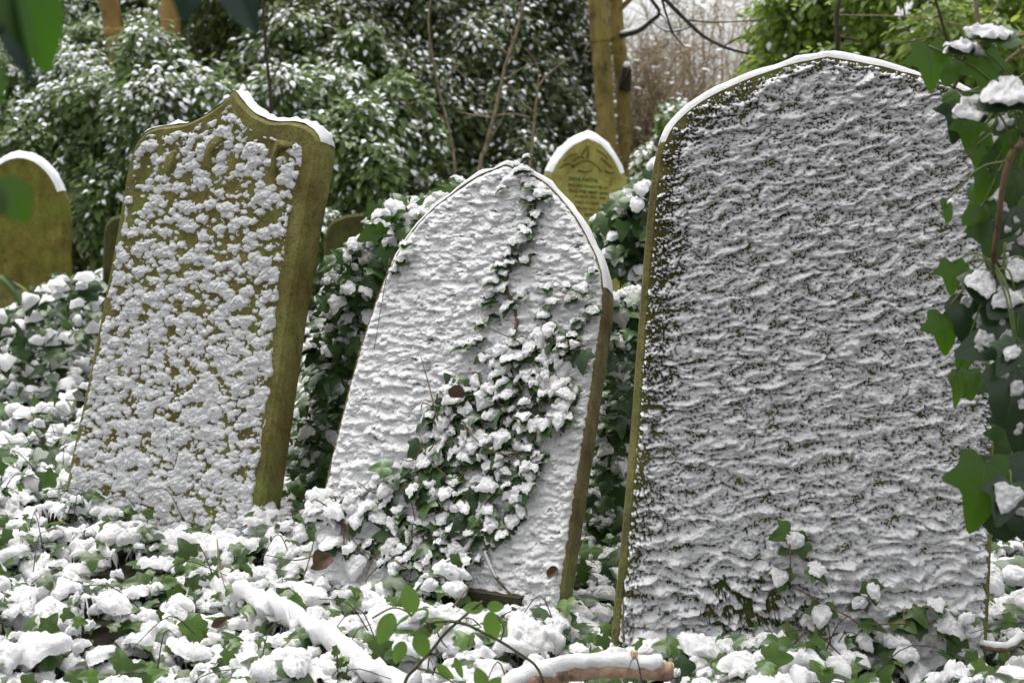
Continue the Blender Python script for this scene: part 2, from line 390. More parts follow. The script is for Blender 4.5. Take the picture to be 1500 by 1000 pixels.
def h1(U, V, d):
    wu = U+.006*pn(U/.018, V/.014, 201)+.0025*pn(U/.007, V/.007, 203); wv = V+.005*pn(U/.018, V/.014, 202)+.0025*pn(U/.007, V/.007, 204)
    k = np.maximum.reduce([cells(wu, wv, .02, .004, .0135, pr1, 20, 1.35), .8*cells(wu, wv, .03, .008, .019, lambda a, b: pr1(a, b)-.25, 26, 1.6), .85*cells(wu, wv, .0105, .002, .0065, lambda a, b: pr1(a, b)*.9-.22, 40, 1.3)])
    k = .85*k*(1+.4*pn(U/.009, V/.008, 8)+.4*pn(U/.0048, V/.0045, 18))+np.where(k > .002, .0022*fbm(U/.05, V/.02, 19, 2), 0)-.0012
    mg = .004+.012*np.clip(U/.25, 0, 1)+.009*(1+pn(U/.05, V/.05, 4))+.02*np.clip((V-.5)/.2, 0, 1)*np.clip(U/.25, 0, 1)
    return np.where(d > mg, k, -1)
s1 = crust(P1, i1, .0023, h1, shear=.4)
s1.build('snow_crust', SNOW, t1)
rim_snow(P1, o1, .09, .012, .016, .28, seed=2, cover_ch=False).build('snow_cap', SNOW, t1)
cv = MB()
for pts in ([(296, 250), (303, 214), (318, 196), (330, 205), (312, 224), (312, 250)], [(396, 245), (402, 208), (420, 206), (432, 214), (408, 222), (404, 262)], [(240, 250), (246, 226), (262, 220), (256, 240), (248, 262)]):
    q = P1.uvs(pts); q = q if np.sum(q[:, 0]*np.roll(q[:, 1], -1)-np.roll(q[:, 0], -1)*q[:, 1]) > 0 else q[::-1]
    q = cat(q, 18); k = 18; j = np.arange(k); j2 = (j+1) % k; c = q.mean(0); qi = c+(q-c)*.75
    cv.add(np.concatenate([P1.w(q, np.zeros(k)-.001), P1.w(qi, np.full(k, .011))]), [np.stack([j, j2, k+j2, k+j], 1), (k+j)[None]])
cv.build('carving', ST_OLIVE, t1)

# --- centre stone
P2 = Plane(660, 868, 3.4, 26, 27)
o2 = outline(P2, [(432, 880)]+arc([(455, 800), (470, 735), (482, 680), (506, 582), (532, 490), (560, 412), (590, 354), (622, 314), (662, 281), (704, 254), (742, 239)], 40)
             + arc([(742, 239), (772, 250), (804, 268), (836, 302), (862, 344), (881, 386), (887, 425), (885, 466)], 26)[1:] + [(870, 566), (853, 680), (834, 805), (820, 900)])
t2 = thing('headstone', 'tilted pointed-arch headstone thickly plastered with snow, ivy climbing its face', 'headstone', P2.O-P2.n*.05)
mb, i2 = slab_mesh(P2, o2, .062, .006); mb.build('slab', ST_BROWN, t2, smooth=False)
def h2(U, V, d):
    a = U+.12*V
    base = .007+.0075*fbm(a/.06, V/.026, 61, 2)+.004*pn(a/.03, V/.012, 63)
    pop = cells(U, V, .02, .003, .013, lambda a, b: .6+.5*fbm(a/.06, b/.03, 81, 2), 80, 1.5)*.6+cells(U, V, .009, .002, .006, lambda a, b: .8+0*a, 83, 1.3)*.6
    h = .8*base+pop+.0016*pn(U/.006, V/.0045, 66)+.001*pn(U/.0035, V/.003, 67)
    gap = (fbm(a/.05, V/.018, 68, 2) < -.82) | (.6*pn(U/.0052, V/.0045, 64)+.6*pn(a/.03, V/.012, 63) < -.62)
    return np.where(d > .004+.003*pn(U/.02, V/.02, 69), np.where(gap, -.001, np.maximum(h, .001))*np.clip(d/.012, .25, 1), -1)
crust(P2, i2, .0021, h2, shear=.75, seed=5).build('snow_crust', SNOW, t2)
rim_snow(P2, o2, .062, .006, .009, .2, seed=4, cover_ch=True).build('snow_cap', SNOW, t2)
# plinth
pb = Plane(660, 868, 3.4, 26, 0); V = []
for h in (.02, -.2):
    for z in (-.22, .02):
        for u_ in (-.17, .2): V.append(P2.O+pb.u*u_+np.array([0, 0, z])+pb.n*(h+.005))
MB().add(V, [np.array([[0, 1, 3, 2], [5, 4, 6, 7], [2, 3, 7, 6], [0, 2, 6, 4], [1, 5, 7, 3]])]).build('plinth', ST_DARK, t2, smooth=False)

# --- right stone
P3 = Plane(1180, 930, 3.1, 3, 12)
o3 = outline(P3, [(893, 1000)]+arc([(899, 905), (906, 850), (920, 700), (934, 520), (945, 380), (953, 290), (961, 228), (972, 196), (992, 168), (1040, 134), (1100, 107), (1160, 87), (1212, 77)], 44)
             + arc([(1212, 77), (1260, 84), (1320, 97), (1380, 114), (1425, 133), (1448, 158), (1460, 215), (1466, 400), (1463, 583), (1455, 780), (1448, 940)], 40)[1:] + [(1445, 1000)])
t3 = thing('headstone', 'largest headstone, broad and round-shouldered, its face rippled with thin grainy snow', 'headstone', P3.O-P3.n*.05)
mb, i3 = slab_mesh(P3, o3, .11, .012); mb.build('slab', ST_GREY, t3, smooth=False)
CA, SA = math.cos(R(13)), math.sin(R(13))
def h3(U, V, d):
    th = np.clip((V-.25)/.5, 0, 1); sa = SA*(.4+th); a = U*CA+V*sa; b = V*CA-U*sa; a = a+.02*pn(U/.06, V/.05, 113); b = b+.012*pn(U/.07, V/.05, 114)
    big = fbm(a/.062, b/.0225, 101, 2)
    mid = pn(a/.021, b/.0105, 103)
    fine = pn(U/.0085, V/.006, 105)
    spk = pn(U/.0048, V/.0042, 107)
    edge = np.where(U < -.1, np.clip((d-.008)/.085, 0, 1), np.clip(d/.03, 0, 1))
    low = np.clip((.3-V)/.25, 0, 1)
    pop = cells(a+.003*pn(U/.01, V/.01, 115), b+.003*pn(U/.01, V/.01, 116), .017, .003, .0105, lambda p, q: .62+.5*fbm(p/.05, q/.025, 117, 2), 118, 1.5)
    cov = .24+20*pop+.34*big+.32*mid+.36*fine+.48*spk-.5*(1-edge)+.25*low
    h = .0045+.0115*np.clip(big+.35, -.3, 1.2)+.0075*mid+.0036*fine+.003*spk+.006*low*(1+1.6*big)+(.55+.5*low)*pop
    moss = np.exp(-(((U+.13)/.16)**2+((V-.06)/.07)**2))
    cov = cov-1.0*moss*(pn(U/.03, V/.02, 111) > -.15)
    return np.where((cov > 0) & (d > .004+.004*pn(U/.015, V/.015, 109)), np.maximum(h, .0008), -1)
crust(P3, i3, .0018, h3, shear=.35, seed=9).build('snow_crust', SNOW, t3)
rim_snow(P3, o3, .11, .012, .0075, .3, seed=6, cover_ch=True).build('snow_cap', SNOW, t3)
MOSS = leaf_mat('moss', (.03, .06, .005), (.07, .11, .012), .9, 0)
mp = outline(P3, [(935, 935), (940, 860), (1000, 790), (1100, 770), (1190, 800), (1185, 900), (1110, 945)])
crust(P3, mp, .0025, lambda U, V, d: np.where(fbm(U/.05, V/.03, 121, 2)+.8*pn(U/.006, V/.006, 123) > .0, .002+.004*np.abs(pn(U/.006, V/.006, 125)), -1), shear=0).build('moss', MOSS, t3)

# --- small stones behind
def back_stone(label, base, pts, thick, ch, m, yaw=0, lean=3, snow=.02, cover=True, lo=.3):
    pl = Plane(*base, yaw, lean); o = outline(pl, pts, step=.04)
    t = thing('headstone', label, 'headstone', pl.O-pl.n*.05)
    mb, i = slab_mesh(pl, o, thick, ch); mb.build('slab', m, t, smooth=False)
    if snow: rim_snow(pl, o, thick, ch, snow, lo, seed=8, cover_ch=cover).build('snow_cap', SNOWB, t)
    return pl, t, i
back_stone('brown-olive rounded headstone at the left edge with a snowy rim', (30, 440, 9.2),
    [(-52, 480)]+arc([(-50, 330), (-46, 292), (-30, 258), (-2, 235), (26, 225), (52, 231), (76, 252), (92, 284), (98, 318), (98, 345)], 26)+[(100, 480)], .1, .03, stone_mat('yellowish_stone', (.1, .088, .016), (.19, .175, .035), (.3, .28, .07)), 0, 4, .015)
P5, t5, i5 = back_stone('small lichen-yellow inscribed headstone with pointed arch in front of the tree trunks', (865, 440, 9.6),
    [(808, 480)]+arc([(801, 320), (799, 265), (805, 244), (818, 224), (838, 206), (861, 195)], 16)+arc([(861, 195), (884, 206), (902, 226), (916, 252), (924, 285), (930, 330)], 16)[1:]+[(940, 480)], .14, .035, ST_YEL, -7, 5, .017)
def text(body, px, py, size_px, mb, tilt=0):
    c = bpy.data.curves.new('t', 'FONT'); c.body = body; c.align_x = 'CENTER'; c.extrude = .03; c.offset = .025; c.resolution_u = 3
    o = bpy.data.objects.new('t', c); COL.objects.link(o); bpy.context.view_layer.update()
    me = bpy.data.meshes.new_from_object(o)
    k = len(me.vertices); co = np.zeros(k*3); me.vertices.foreach_get('co', co); co = co.reshape(-1, 3)
    s = np.linalg.norm(P5.uv(px-size_px/2, py)-P5.uv(px+size_px/2, py))/max(.1, np.ptp(co[:, 0])); ct, st_ = math.cos(tilt), math.sin(tilt)
    uv = np.stack([co[:, 0]*ct-co[:, 1]*st_, co[:, 0]*st_+co[:, 1]*ct], 1)*s*1.0+P5.uv(px, py)
    V = P5.w(uv, np.maximum(co[:, 2]*s, 0)*.3+.001)
    fs = {}
    for p in me.polygons: fs.setdefault(len(p.vertices), []).append(list(p.vertices))
    mb.add(V, [np.array(f) for f in fs.values()])
    bpy.data.objects.remove(o); bpy.data.meshes.remove(me)
ins = MB()
for body, x, y, wd in (('DEAR PATTIE', 854, 266, 43), ('BELOVED DAUGHTER OF', 861, 275, 59), ('ELLIS AND MARY ANN', 862, 283.5, 57), ('AUGUST 8TH 1876', 864, 291, 46), ('AGED 10 YEARS', 860, 299, 36), ('NOT LOST BUT GONE', 863, 308, 48), ('BEFORE', 865, 317, 18)):
    text(body, x, y, wd, ins, R(-5))
ins.build('inscription', LETTER, t5, smooth=False)
cvm = MB()
def strip(pl, pts, w_, h, mb):
    q = pl.uvs(arc(pts, 14)); pa = pl.w(q, np.full(len(q), .002)); V, F = tube(pa, np.linspace(w_, w_*.5, len(q)), 5); mb.add(V, F)
for pts in ([(838, 246), (850, 238), (862, 236), (874, 243), (880, 252)], [(846, 250), (858, 252), (868, 249)], [(820, 246), (830, 240), (842, 244)], [(826, 236), (834, 228), (846, 226)],
            [(852, 228), (858, 218), (864, 214)], [(874, 220), (884, 226), (890, 234)], [(880, 232), (890, 240), (896, 246)], [(886, 250), (894, 254), (900, 252)], [(860, 232), (862, 222), (858, 212)], [(840, 236), (848, 230), (856, 232)]):
    strip(P5, pts, .007, .01, cvm)
cvm.build('carving', stone_mat('carved_shadow_stone', (.09, .085, .02), (.14, .13, .03), (.19, .18, .045), False), t5)
back_stone('narrow sliver of green headstone showing behind the left edge of the ogee headstone', (200, 430, 7.2),
    [(146, 470)]+arc([(149, 345), (153, 328), (166, 316), (200, 309)], 8)+[(290, 309), (290, 470)], .12, .02, ST_MOSSY, 12, 3, 0)
back_stone('dark olive headstone half buried in ivy between the two left headstones', (520, 420, 6.8),
    [(470, 460)]+arc([(474, 345), (484, 325), (510, 314), (540, 313), (560, 325), (566, 345)], 14)+[(570, 460)], .12, .015, ST_MOSSY, 5, 6, 0)
back_stone('low rounded olive kerb stone in front of the headstone at the left edge', (5, 452, 8.4),
    [(-60, 475)]+arc([(-58, 430), (-40, 412), (-8, 404), (14, 412), (26, 430), (30, 455)], 14)+[(30, 475)], .2, .03, ST_OLIVE, 5, 14, 0)
P8, t8, i8 = back_stone('snow-crusted stone slab leaning at the right edge beyond the largest headstone', (1500, 905, 3.75),
    [(1456, 925), (1463, 890), (1474, 840), (1484, 803), (1500, 797), (1580, 797), (1580, 925)], .1, .008, ST_BROWN, -12, 24, .012, False)
crust(P8, i8, .0026, lambda U, V, d: np.where((V > .03+.01*pn(U/.03, V/.1, 7)) & (d > .003), .005+.005*fbm(U/.06, V/.02, 131, 2)+.6*cells(U, V, .014, .003, .008, lambda a, b: .8+0*a, 133, 1.5), -1), shear=.7).build('snow_crust', SNOW, t8)

# ------------------------------------------------------------------ ground cover
def in_poly(x, y, poly):
    ins, _ = inside_dist(np.asarray(x), np.asarray(y), np.array(poly, float)); return ins
def sample_ground(y0, y1, dens, m=.8):
    n = int((y1-y0)*((y0+y1)*.36+2*m)*dens); y = rng.uniform(y0, y1, n); h = .36*y+m
    x = rng.uniform(-1, 1, n)*(.36*y1+m); k = np.abs(x) < h; return x[k], y[k]
HOLE = [(640, 846), (690, 842), (775, 862), (765, 893), (690, 892), (640, 880)]
STICK = {'x': None}
def cover(y0, y1, dens, s0, s1, hi, leaf, lsn, snowp, lift, seed, bright=.12):
    x, y = sample_ground(y0, y1, dens); z = gz(x, y)
    clump = fbm(x*3.2, y*3.2, seed, 2)
    z = z+lift*(.35+.5*np.clip(clump, -.7, 1.2))*rng.uniform(.5, 1.25, len(x))
    P = np.stack([x, y, z], 1); px, py = proj(P); n = len(P)
    hole = in_poly(px, py, HOLE) & (y < 3.9) & (rng.random(n) < .93)
    hole |= in_poly(px, py, [(690, 985), (780, 950), (1010, 940), (1010, 1060), (690, 1080)]) & (y < 2.82)
    # nothing inside the stones
    bad = hole
    for pl, i_, th in ((P1, i1, .14), (P2, i2, .1), (P3, i3, .12)):
        q = P-pl.O; hh = q@pl.n; ii, _ = inside_dist(q@pl.u, q@pl.v, i_)
        bad |= ii & (hh < .01) & (hh > -th)
    k = ~bad; P, x, y = P[k], x[k], y[k]; n = len(P)
    a = rng.uniform(0, 2*np.pi, n); N = nrm(np.stack([.5*np.cos(a), .5*np.sin(a)-.35, np.ones(n)], 1)+rng.normal(0, .15, (n, 3)))
    a = rng.uniform(0, 2*np.pi, n); T = np.stack([np.cos(a), np.sin(a)-.4, -.2+0*a], 1)
    sc = s0+(s1-s0)*rng.random(n)**1.6
    sn = rng.random(n) < snowp*(.75+.35*np.clip(pn(x*2.3, y*2.3, seed+3)+.6, 0, 1))
    V, F = place(*leaf, P, frames(N, T), sc*1.05); lsn[0].add(V, F)
    thk = rng.uniform(.7, 1.5, n)
    s3 = np.stack([sc*rng.uniform(.65, 1.08, n), sc*rng.uniform(.65, 1.08, n), sc*thk], 1)
    M = N+np.array([0, 0, .5])
    caps(lsn[1], P[sn]+N[sn]*.004, M[sn], T[sn], s3[sn], hi, .004 if hi else .006)
    # bare leaves poking through
    nb = int(n*bright); s = rng.integers(0, n, nb); Pb = P[s]+np.stack([rng.normal(0, .02, nb), rng.normal(0, .02, nb), rng.uniform(.015, .05, nb)], 1)
    Nb = nrm(rng.normal(0, .5, (nb, 3))+[0, -.6, .9]); Tb = rng.normal(0, .6, (nb, 3))+[0, -.1, -.4]
    V, F = place(*leaf, Pb, frames(Nb, Tb), sc[s]*.8); lsn[2].add(V, F)
G = [MB(), MB(), MB()]
cover(2.45, 4.7, 760, .03, .09, True, LEAF_G, G, .8, .13, 41, .26)
cover(4.7, 8, 230, .05, .11, False, LEAF_IVY_LO, G, .68, .16, 42, .25)
cover(8, 14, 110, .06, .13, False, LEAF_IVY_LO, G, .7, .2, 43, .25)
o = MB(); o.V = G[0].V+G[2].V; o.n = G[0].n+G[2].n; o.F = G[0].F+[(f+G[0].n, 1) for f, _ in G[2].F]
gx, gy = sample_ground(2.45, 6.5, 24); tm = MB()
for x_, y_ in zip(gx, gy):
    b0 = np.array([x_, y_, gz(np.array([x_]), np.array([y_]))[0]+.05]); a = rng.uniform(0, 6.28); L = rng.uniform(.06, .24); d = np.array([math.cos(a), math.sin(a), 0])*L
    p = spline([b0, b0+d*.4+[0, 0, rng.uniform(.04, .1)], b0+d+[0, 0, rng.uniform(.0, .08)]], 9); V, F = tube(p, np.linspace(.0017, .0009, 9), 5, False); tm.add(V, F)
nn_ = o.n; o.V += tm.V; o.n += tm.n; o.F += [(f+nn_, 2) for f, _ in tm.F]
kind(o.build('ivy_ground_cover', [IVYD, IVYG, DBARK]), 'stuff')
def pads(dens, y0, y1, s0, s1):
    x, y = sample_ground(y0, y1, dens); k = pn(x*2.1, y*2.1, 91) > -.25; x, y = x[k], y[k]; n = len(x)
    z = gz(x, y)+.13*(.42+.5*np.clip(fbm(x*3.2, y*3.2, 41, 2), -.7, 1.2)); P = np.stack([x, y, z], 1); px, py = proj(P)
    bad = in_poly(px, py, HOLE) & (y < 3.9) | in_poly(px, py, [(690, 985), (780, 950), (1010, 940), (1010, 1060), (690, 1080)]) & (y < 2.82)
    for pl, i_, th in ((P1, i1, .14), (P2, i2, .1), (P3, i3, .12)):
        q = P-pl.O; hh = q@pl.n; ii, _ = inside_dist(q@pl.u, q@pl.v, i_); bad |= ii & (hh < .03) & (hh > -th)
    P = P[~bad]; n = len(P); a = rng.uniform(0, 6.28, n); sc = rng.uniform(s0, s1, n)
    caps(G[1], P, nrm(rng.normal(0, .22, (n, 3))+[0, -.25, 1]), np.stack([np.cos(a), np.sin(a), 0*a], 1), np.stack([sc*rng.uniform(.6, 1.1, n), sc, sc*rng.uniform(.5, .9, n)], 1), True, .0055)
pads(55, 2.45, 4.6, .06, .13)
# continuous blanket of snow under the leaf caps
V, F = grid(np.arange(-2.1, 2.1, .0075), np.arange(2.5, 4.9, .0075), gz)
X, Y = V[:, 0], V[:, 1]; cl = fbm(X*3.2, Y*3.2, 41, 2); m_ = fbm(X*7, Y*7, 51, 3)
V[:, 2] += .002+.12*(.3+.42*np.clip(cl, -.7, 1.2))+.02*m_+.006*pn(X*45, Y*45, 52)+.003*pn(X*110, Y*110, 53)
px, py = proj(V); okv = (m_ > .12) & ~(in_poly(px, py, HOLE) & (Y < 3.9)); V[:, 2] -= .05*np.clip(.12-(m_-.12), 0, .12)/.12
F = F[okv[F].all(1)]; u, inv = np.unique(F, return_inverse=True); G[1].add(V[u], inv.reshape(-1, 4))
kind(G[1].build('snow', SNOW), 'stuff')

# ------------------------------------------------------------------ ivy on and around the stones
def poly_sample(poly, n):
    p = np.array(poly, float); lo, hi = p.min(0), p.max(0); out = []
    while len(out) < n:
        q = rng.uniform(lo, hi, (n*3, 2)); out += list(q[in_poly(q[:, 0], q[:, 1], p)])
    return np.array(out[:n])
def on_stone(pl, px, n_up=.5, h0=.012, h1=.04):
    uv = pl.uvs(px); n = len(uv); P = pl.w(uv, rng.uniform(h0, h1, n))
    N = nrm(pl.n+n_up*np.array([0, 0, 1])+rng.normal(0, .36, (n, 3))); T = -pl.v+rng.normal(0, .7, (n, 3)); return P, N, T
ic = thing('ivy_creeper', 'snow-covered ivy climbing the face of the tilted pointed-arch headstone to its tip', 'ivy', P2.w(P2.uv(660, 840), .02))
fol, sno, stm = MB(), MB(), MB()
mass = poly_sample([(470, 745), (520, 735), (590, 690), (625, 640), (650, 585), (690, 545), (740, 520), (790, 500), (850, 470), (862, 520), (842, 590), (815, 650), (790, 710), (755, 770), (720, 830), (640, 850), (520, 830), (470, 800)], 430)
hard = np.array([(755, 362), (742, 402), (765, 388), (778, 384), (715, 452), (750, 455), (765, 452), (735, 425), (760, 370), (772, 352), (784, 322), (788, 300), (783, 283), (776, 262), (765, 252),
    (740, 285), (800, 458), (805, 470), (845, 445), (865, 440), (862, 470), (760, 500), (745, 512), (690, 520), (805, 515), (712, 530), (800, 430), (830, 430), (872, 405), (590, 390), (585, 405), (600, 372), (640, 620), (670, 600), (700, 640), (730, 620), (780, 600)], float)
tr = spline([(772, 252), (786, 290), (786, 318), (768, 350), (752, 380), (745, 405), (728, 445), (712, 480), (700, 520)], 28)+rng.normal(0, 6, (28, 2))
for pts, nup, h1, sn_p, s0, s1 in ((tr, .9, .022, .75, .028, .042), (mass, .3, .032, .68, .025, .056), (hard, 1.0, .034, 1., .03, .05)):
    P, N, T = on_stone(P2, pts, nup, .012, h1); n = len(P); sc = rng.uniform(s0, s1, n)
    P = P+.4*sc[:, None]*P2.v
    V, F = place(*LEAF_G, P, frames(N, T), sc*1.15); fol.add(V, F)
    if len(pts) > 150:
        dk = np.exp(-((pts[:, 0]-650-.35*(640-pts[:, 1]))/55)**2-((pts[:, 1]-690)/95)**2); lf = np.clip((620-pts[:, 0])/120, 0, 1); sn_p = np.clip(.8-.5*dk+.2*lf, 0, 1); sc = sc*(1+.35*lf)
    s = rng.random(n) < sn_p; caps(sno, P[s]+N[s]*.003, (N+[0, 0, .5])[s], T[s], np.stack([sc*rng.uniform(.7, 1.15, n), sc*rng.uniform(.7, 1.1, n), sc*rng.uniform(.35, .8, n)], 1)[s], True, .0042)
for path, r_ in (([(640, 845), (668, 830), (692, 800), (704, 760), (716, 705), (728, 655), (735, 590), (748, 520), (760, 470), (745, 425), (752, 385), (768, 350), (786, 310), (782, 275), (770, 250)], .008),
                 ([(712, 805), (728, 845), (752, 872), (778, 895)], .005), ([(700, 760), (735, 715), (765, 705)], .005), ([(735, 590), (790, 540), (850, 480)], .003), ([(720, 690), (660, 640), (640, 600)], .003)):
    q = P2.w(P2.uvs(arc(path, 40)), np.full(40, .012)); V, F = tube(q, np.linspace(r_, r_*.3, 40), 7, jit=.25); stm.add(V, F)
    if r_ >= .005:
        qq = q[2:16]; V, F = tube(qq+P2.n*.004+[0, 0, r_*.8], np.linspace(r_*.9, r_*.5, 14), 8, jit=.4, seed=3); sno.add(V, F)
for k in range(34):
    a_ = mass[rng.integers(0, len(mass))]; d_ = rng.normal(0, 45, 2); q = P2.w(P2.uvs([tuple(a_), tuple(a_+d_*.5+rng.normal(0, 8, 2)), tuple(a_+d_)]), rng.uniform(.015, .055, 3))
    V, F = tube(spline(q, 12), np.linspace(.0024, .001, 12), 5, jit=.2); stm.add(V, F)
fol.build('foliage', IVYD, ic); sno.build('snow', SNOW, ic); stm.build('stem', STEM, ic)

ft = thing('ivy_creeper', 'sparse ivy leaves and snow lumps at the foot of the largest headstone', 'ivy', P3.w(P3.uv(1210, 930), .02))
fol, sno, stm = MB(), MB(), MB()
pts = np.array([(1155, 775), (1175, 790), (1140, 835), (1150, 850), (1180, 830), (1268, 850), (1265, 875), (1200, 882), (1258, 908), (1255, 925), (1330, 885), (1365, 880), (1375, 905), (1310, 900), (1345, 910), (1290, 935), (1215, 955), (1235, 950), (1140, 955), (1400, 925), (1420, 900), (1050, 945), (1085, 955), (1330, 950), (1180, 915), (1230, 925), (1000, 930)], float)
P, N, T = on_stone(P3, pts, .7, .02, .06); n = len(P); sc = rng.uniform(.04, .065, n)
V, F = place(*LEAF_G, P, frames(N, T), sc*1.15); fol.add(V, F)
q = rng.random(n) < .62; caps(sno, P[q]+N[q]*.003, (N+[0, 0, .5])[q], T[q], np.stack([sc, sc, sc*rng.uniform(.6, 1.1, n)], 1)[q], True, .005)
for a_, b_ in ((0, 3), (3, 7), (7, 8), (8, 14), (14, 12), (10, 13), (16, 7), (18, 24), (21, 18), (19, 12)):
    V, F = tube(spline([P[a_]-N[a_]*.01, (P[a_]+P[b_])/2+P3.n*.02, P[b_]-N[b_]*.01], 12), .0018, 5); stm.add(V, F)
fol.build('foliage', IVYG, ft); sno.build('snow', SNOW, ft); stm.build('stem', STEM, ft)

def mound(name, label, cat_, poly, Y0, Y1, n, s0, s1, snow_p, m=IVYD, hi=False, stems=4, face=.6, leaf=LEAF_G):
    q = poly_sample(poly, n); Y = rng.uniform(Y0, Y1, n); P = np.array([at(a, b_, c) for (a, b_), c in zip(q, Y)]); P = P[P[:, 2] > gz(P[:, 0], P[:, 1])-.02]; n = len(P)
    base = P[np.argmin(P[:, 2])].copy(); base[2] = gz(base[0:1], base[1:2])[0]
    t = thing(name, label, cat_, base)
    N = nrm(rng.normal(0, .4, (n, 3))+[0, -face, .7]); T = rng.normal(0, .6, (n, 3))+[0, -.25, -.5]; sc = rng.uniform(s0, s1, n)
    f = MB(); V, F = place(*leaf, P, frames(N, T), sc); f.add(V, F); f.build('foliage', m, t)
    s = rng.random(n) < snow_p*np.clip((P[:, 1].max()+.3-P[:, 1])/(Y1-Y0), .3, 1); sn = MB()
    caps(sn, P[s]+N[s]*.003, (N+[0, 0, .4])[s], T[s], np.stack([sc*.85, sc*.85, sc*.9], 1)[s], hi, .004); sn.build('snow', SNOW, t)
    st = MB(); c = P.mean(0)
    for k in range(stems):
        e = P[rng.integers(0, n)]; b0 = base+[rng.normal(0, .06), rng.normal(0, .06), -.03]; mid = (b0+e)/2+rng.normal(0, .05, 3)
        V, F = tube(spline([b0, mid, e], 12), np.linspace(.008, .002, 12), 5); st.add(V, F)
    st.build('stem', STEM, t); return t
mound('ivy_bush', 'dense dark ivy with dabs of snow between the ogee headstone and the tilted headstone', 'ivy',
    [(425, 735), (440, 640), (470, 470), (490, 370), (540, 345), (575, 322), (640, 300), (600, 350), (565, 420), (525, 540), (478, 735)], 4.25, 5.1, 1500, .035, .07, .32, hi=True, stems=9)
mound('ivy_bush', 'bright ivy leaves topped with snow behind the left shoulder of the tilted headstone', 'ivy',
    [(540, 350), (550, 318), (590, 296), (640, 288), (690, 262), (680, 300), (620, 370), (560, 372)], 4.2, 4.7, 150, .05, .085, .5, IVYB, hi=True)
mound('ivy_bush', 'snow-topped ivy clump at the lower right of the inscribed headstone', 'ivy',
    [(872, 325), (905, 292), (935, 262), (960, 245), (985, 300), (960, 390), (935, 410), (885, 385)], 5.4, 6.2, 430, .06, .1, .33, IVYD, hi=True)
mound('ivy_bush', 'dark ivy thicket in the gap between the tilted headstone and the largest headstone', 'ivy',
    [(880, 430), (950, 425), (935, 640), (915, 780), (900, 900), (840, 880), (850, 760), (872, 600), (888, 500)], 3.9, 4.8, 1100, .035, .075, .28, IVYD, hi=True, stems=8)
mound('ivy_bush', 'green ivy clump with snowy leaves at the foot of the left-edge headstone', 'ivy',
    [(-20, 470), (30, 440), (90, 405), (150, 400), (140, 470), (125, 560), (60, 590), (-20, 600)], 6.5, 8.5, 420, .07, .12, .6, IVYD, hi=False, face=.4)

# ------------------------------------------------------------------ shrubs
def shrub(name, label, lobes, n, size, snow_p, m, cat_='shrub', stems=5, stem_m=DBARK, hole=.0, ysc=.8, group='evergreen shrubs beyond the headstones', shell=.22, seed=1):
    C = []; Rr = []
    for px, py, rx, ry, Y in lobes:
        C.append(at(px, py, Y)); Rr.append([rx/FOC*Y, rx/FOC*Y*ysc, ry/FOC*Y])
    C = np.array(C); Rr = np.array(Rr); C0, R0 = C, Rr
    sub = [(c+r*nrm(rng.normal(0, 1, 3))*rng.uniform(.45, 1.0), r*rng.uniform(.28, .5)) for c, r in zip(C0, R0) for _ in range(11)]
    C = np.concatenate([C0]+[a[None] for a, _ in sub]); Rr = np.concatenate([R0*.85]+[b[None] for _, b in sub]); base = C0.mean(0); base[2] = gz(base[:1], base[1:2])[0]
    t = thing(name, label, cat_, base, group)
    wgt = Rr[:, 0]*Rr[:, 2]; li = rng.choice(len(C), n, p=wgt/wgt.sum())
    d = nrm(rng.normal(0, 1, (n, 3))); back = (d[:, 1] > .35) & (rng.random(n) < .7); d[back, 1] *= -1
    r_ = np.clip(1-np.abs(rng.normal(0, shell, n)), .25, 1.0)+rng.normal(0, .07, n); P = C[li]+Rr[li]*d*r_[:, None]
    cl = vn3(P*3.2, seed)+.6*vn3(P*8, seed+2); k = (cl > -.75+hole) & (P[:, 2] > gz(P[:, 0], P[:, 1])-.02)
    P, d, cl = P[k], d[k], cl[k]; n = len(P)
    N = nrm(.55*d+[0, -.45, .7]+rng.normal(0, .4, (n, 3))); T = d*[1, 1, .2]+[0, 0, -.45]+rng.normal(0, .45, (n, 3))
    sc = size*rng.uniform(.65, 1.3, n); M = frames(N, T)
    V, F = place(*HEX, P, M, sc); MB().add(V, F).build('foliage', m, t)
    sn = rng.random(n) < snow_p*np.clip(.5+1.2*vn3(P*1.6, seed+4)+.5*d[:, 2], .08, 1.5)
    if sn.any():
        V, F = place(*HEXS, P[sn], M[sn], sc[sn]*rng.uniform(.75, 1.05, sn.sum())); MB().add(V, F).build('snow', SNOWB, t)
    st = MB()
    for q in range(stems):
        i = rng.integers(0, len(C)); e = C[i]+Rr[i]*nrm(rng.normal(0, 1, 3))*.8; e[2] = max(e[2], base[2]+.5)
        b0 = base+[rng.normal(0, .2), rng.normal(0, .15), -.05]; V, F = tube(spline([b0, (b0+e)/2+rng.normal(0, .12, 3), e], 12), np.linspace(.03, .006, 12), 6); st.add(V, F)
    st.build('stem', stem_m, t); return t
shrub('laurel_shrub', 'snow-speckled laurel shrub behind the headstone at the left edge', [(20, 200, 150, 120, 12.2), (90, 260, 120, 150, 11.8), (-40, 300, 130, 160, 12.5)], 26000, .075, .42, LAUREL, seed=11)
shrub('laurel_shrub', 'laurel shrub thick with snow directly above the left shoulder of the ogee headstone', [(190, 180, 120, 100, 11), (270, 190, 120, 130, 10.6), (210, 300, 120, 150, 11), (330, 290, 110, 160, 11)], 27000, .072, .46, LAUREL, seed=12)
shrub('laurel_shrub', 'snow-laden laurel shrub right of the ogee headstone tip', [(430, 200, 120, 120, 10.2), (500, 270, 80, 130, 9.8), (400, 330, 110, 140, 10.5), (470, 380, 90, 90, 9.6)], 24000, .072, .42, LAUREL, seed=13)
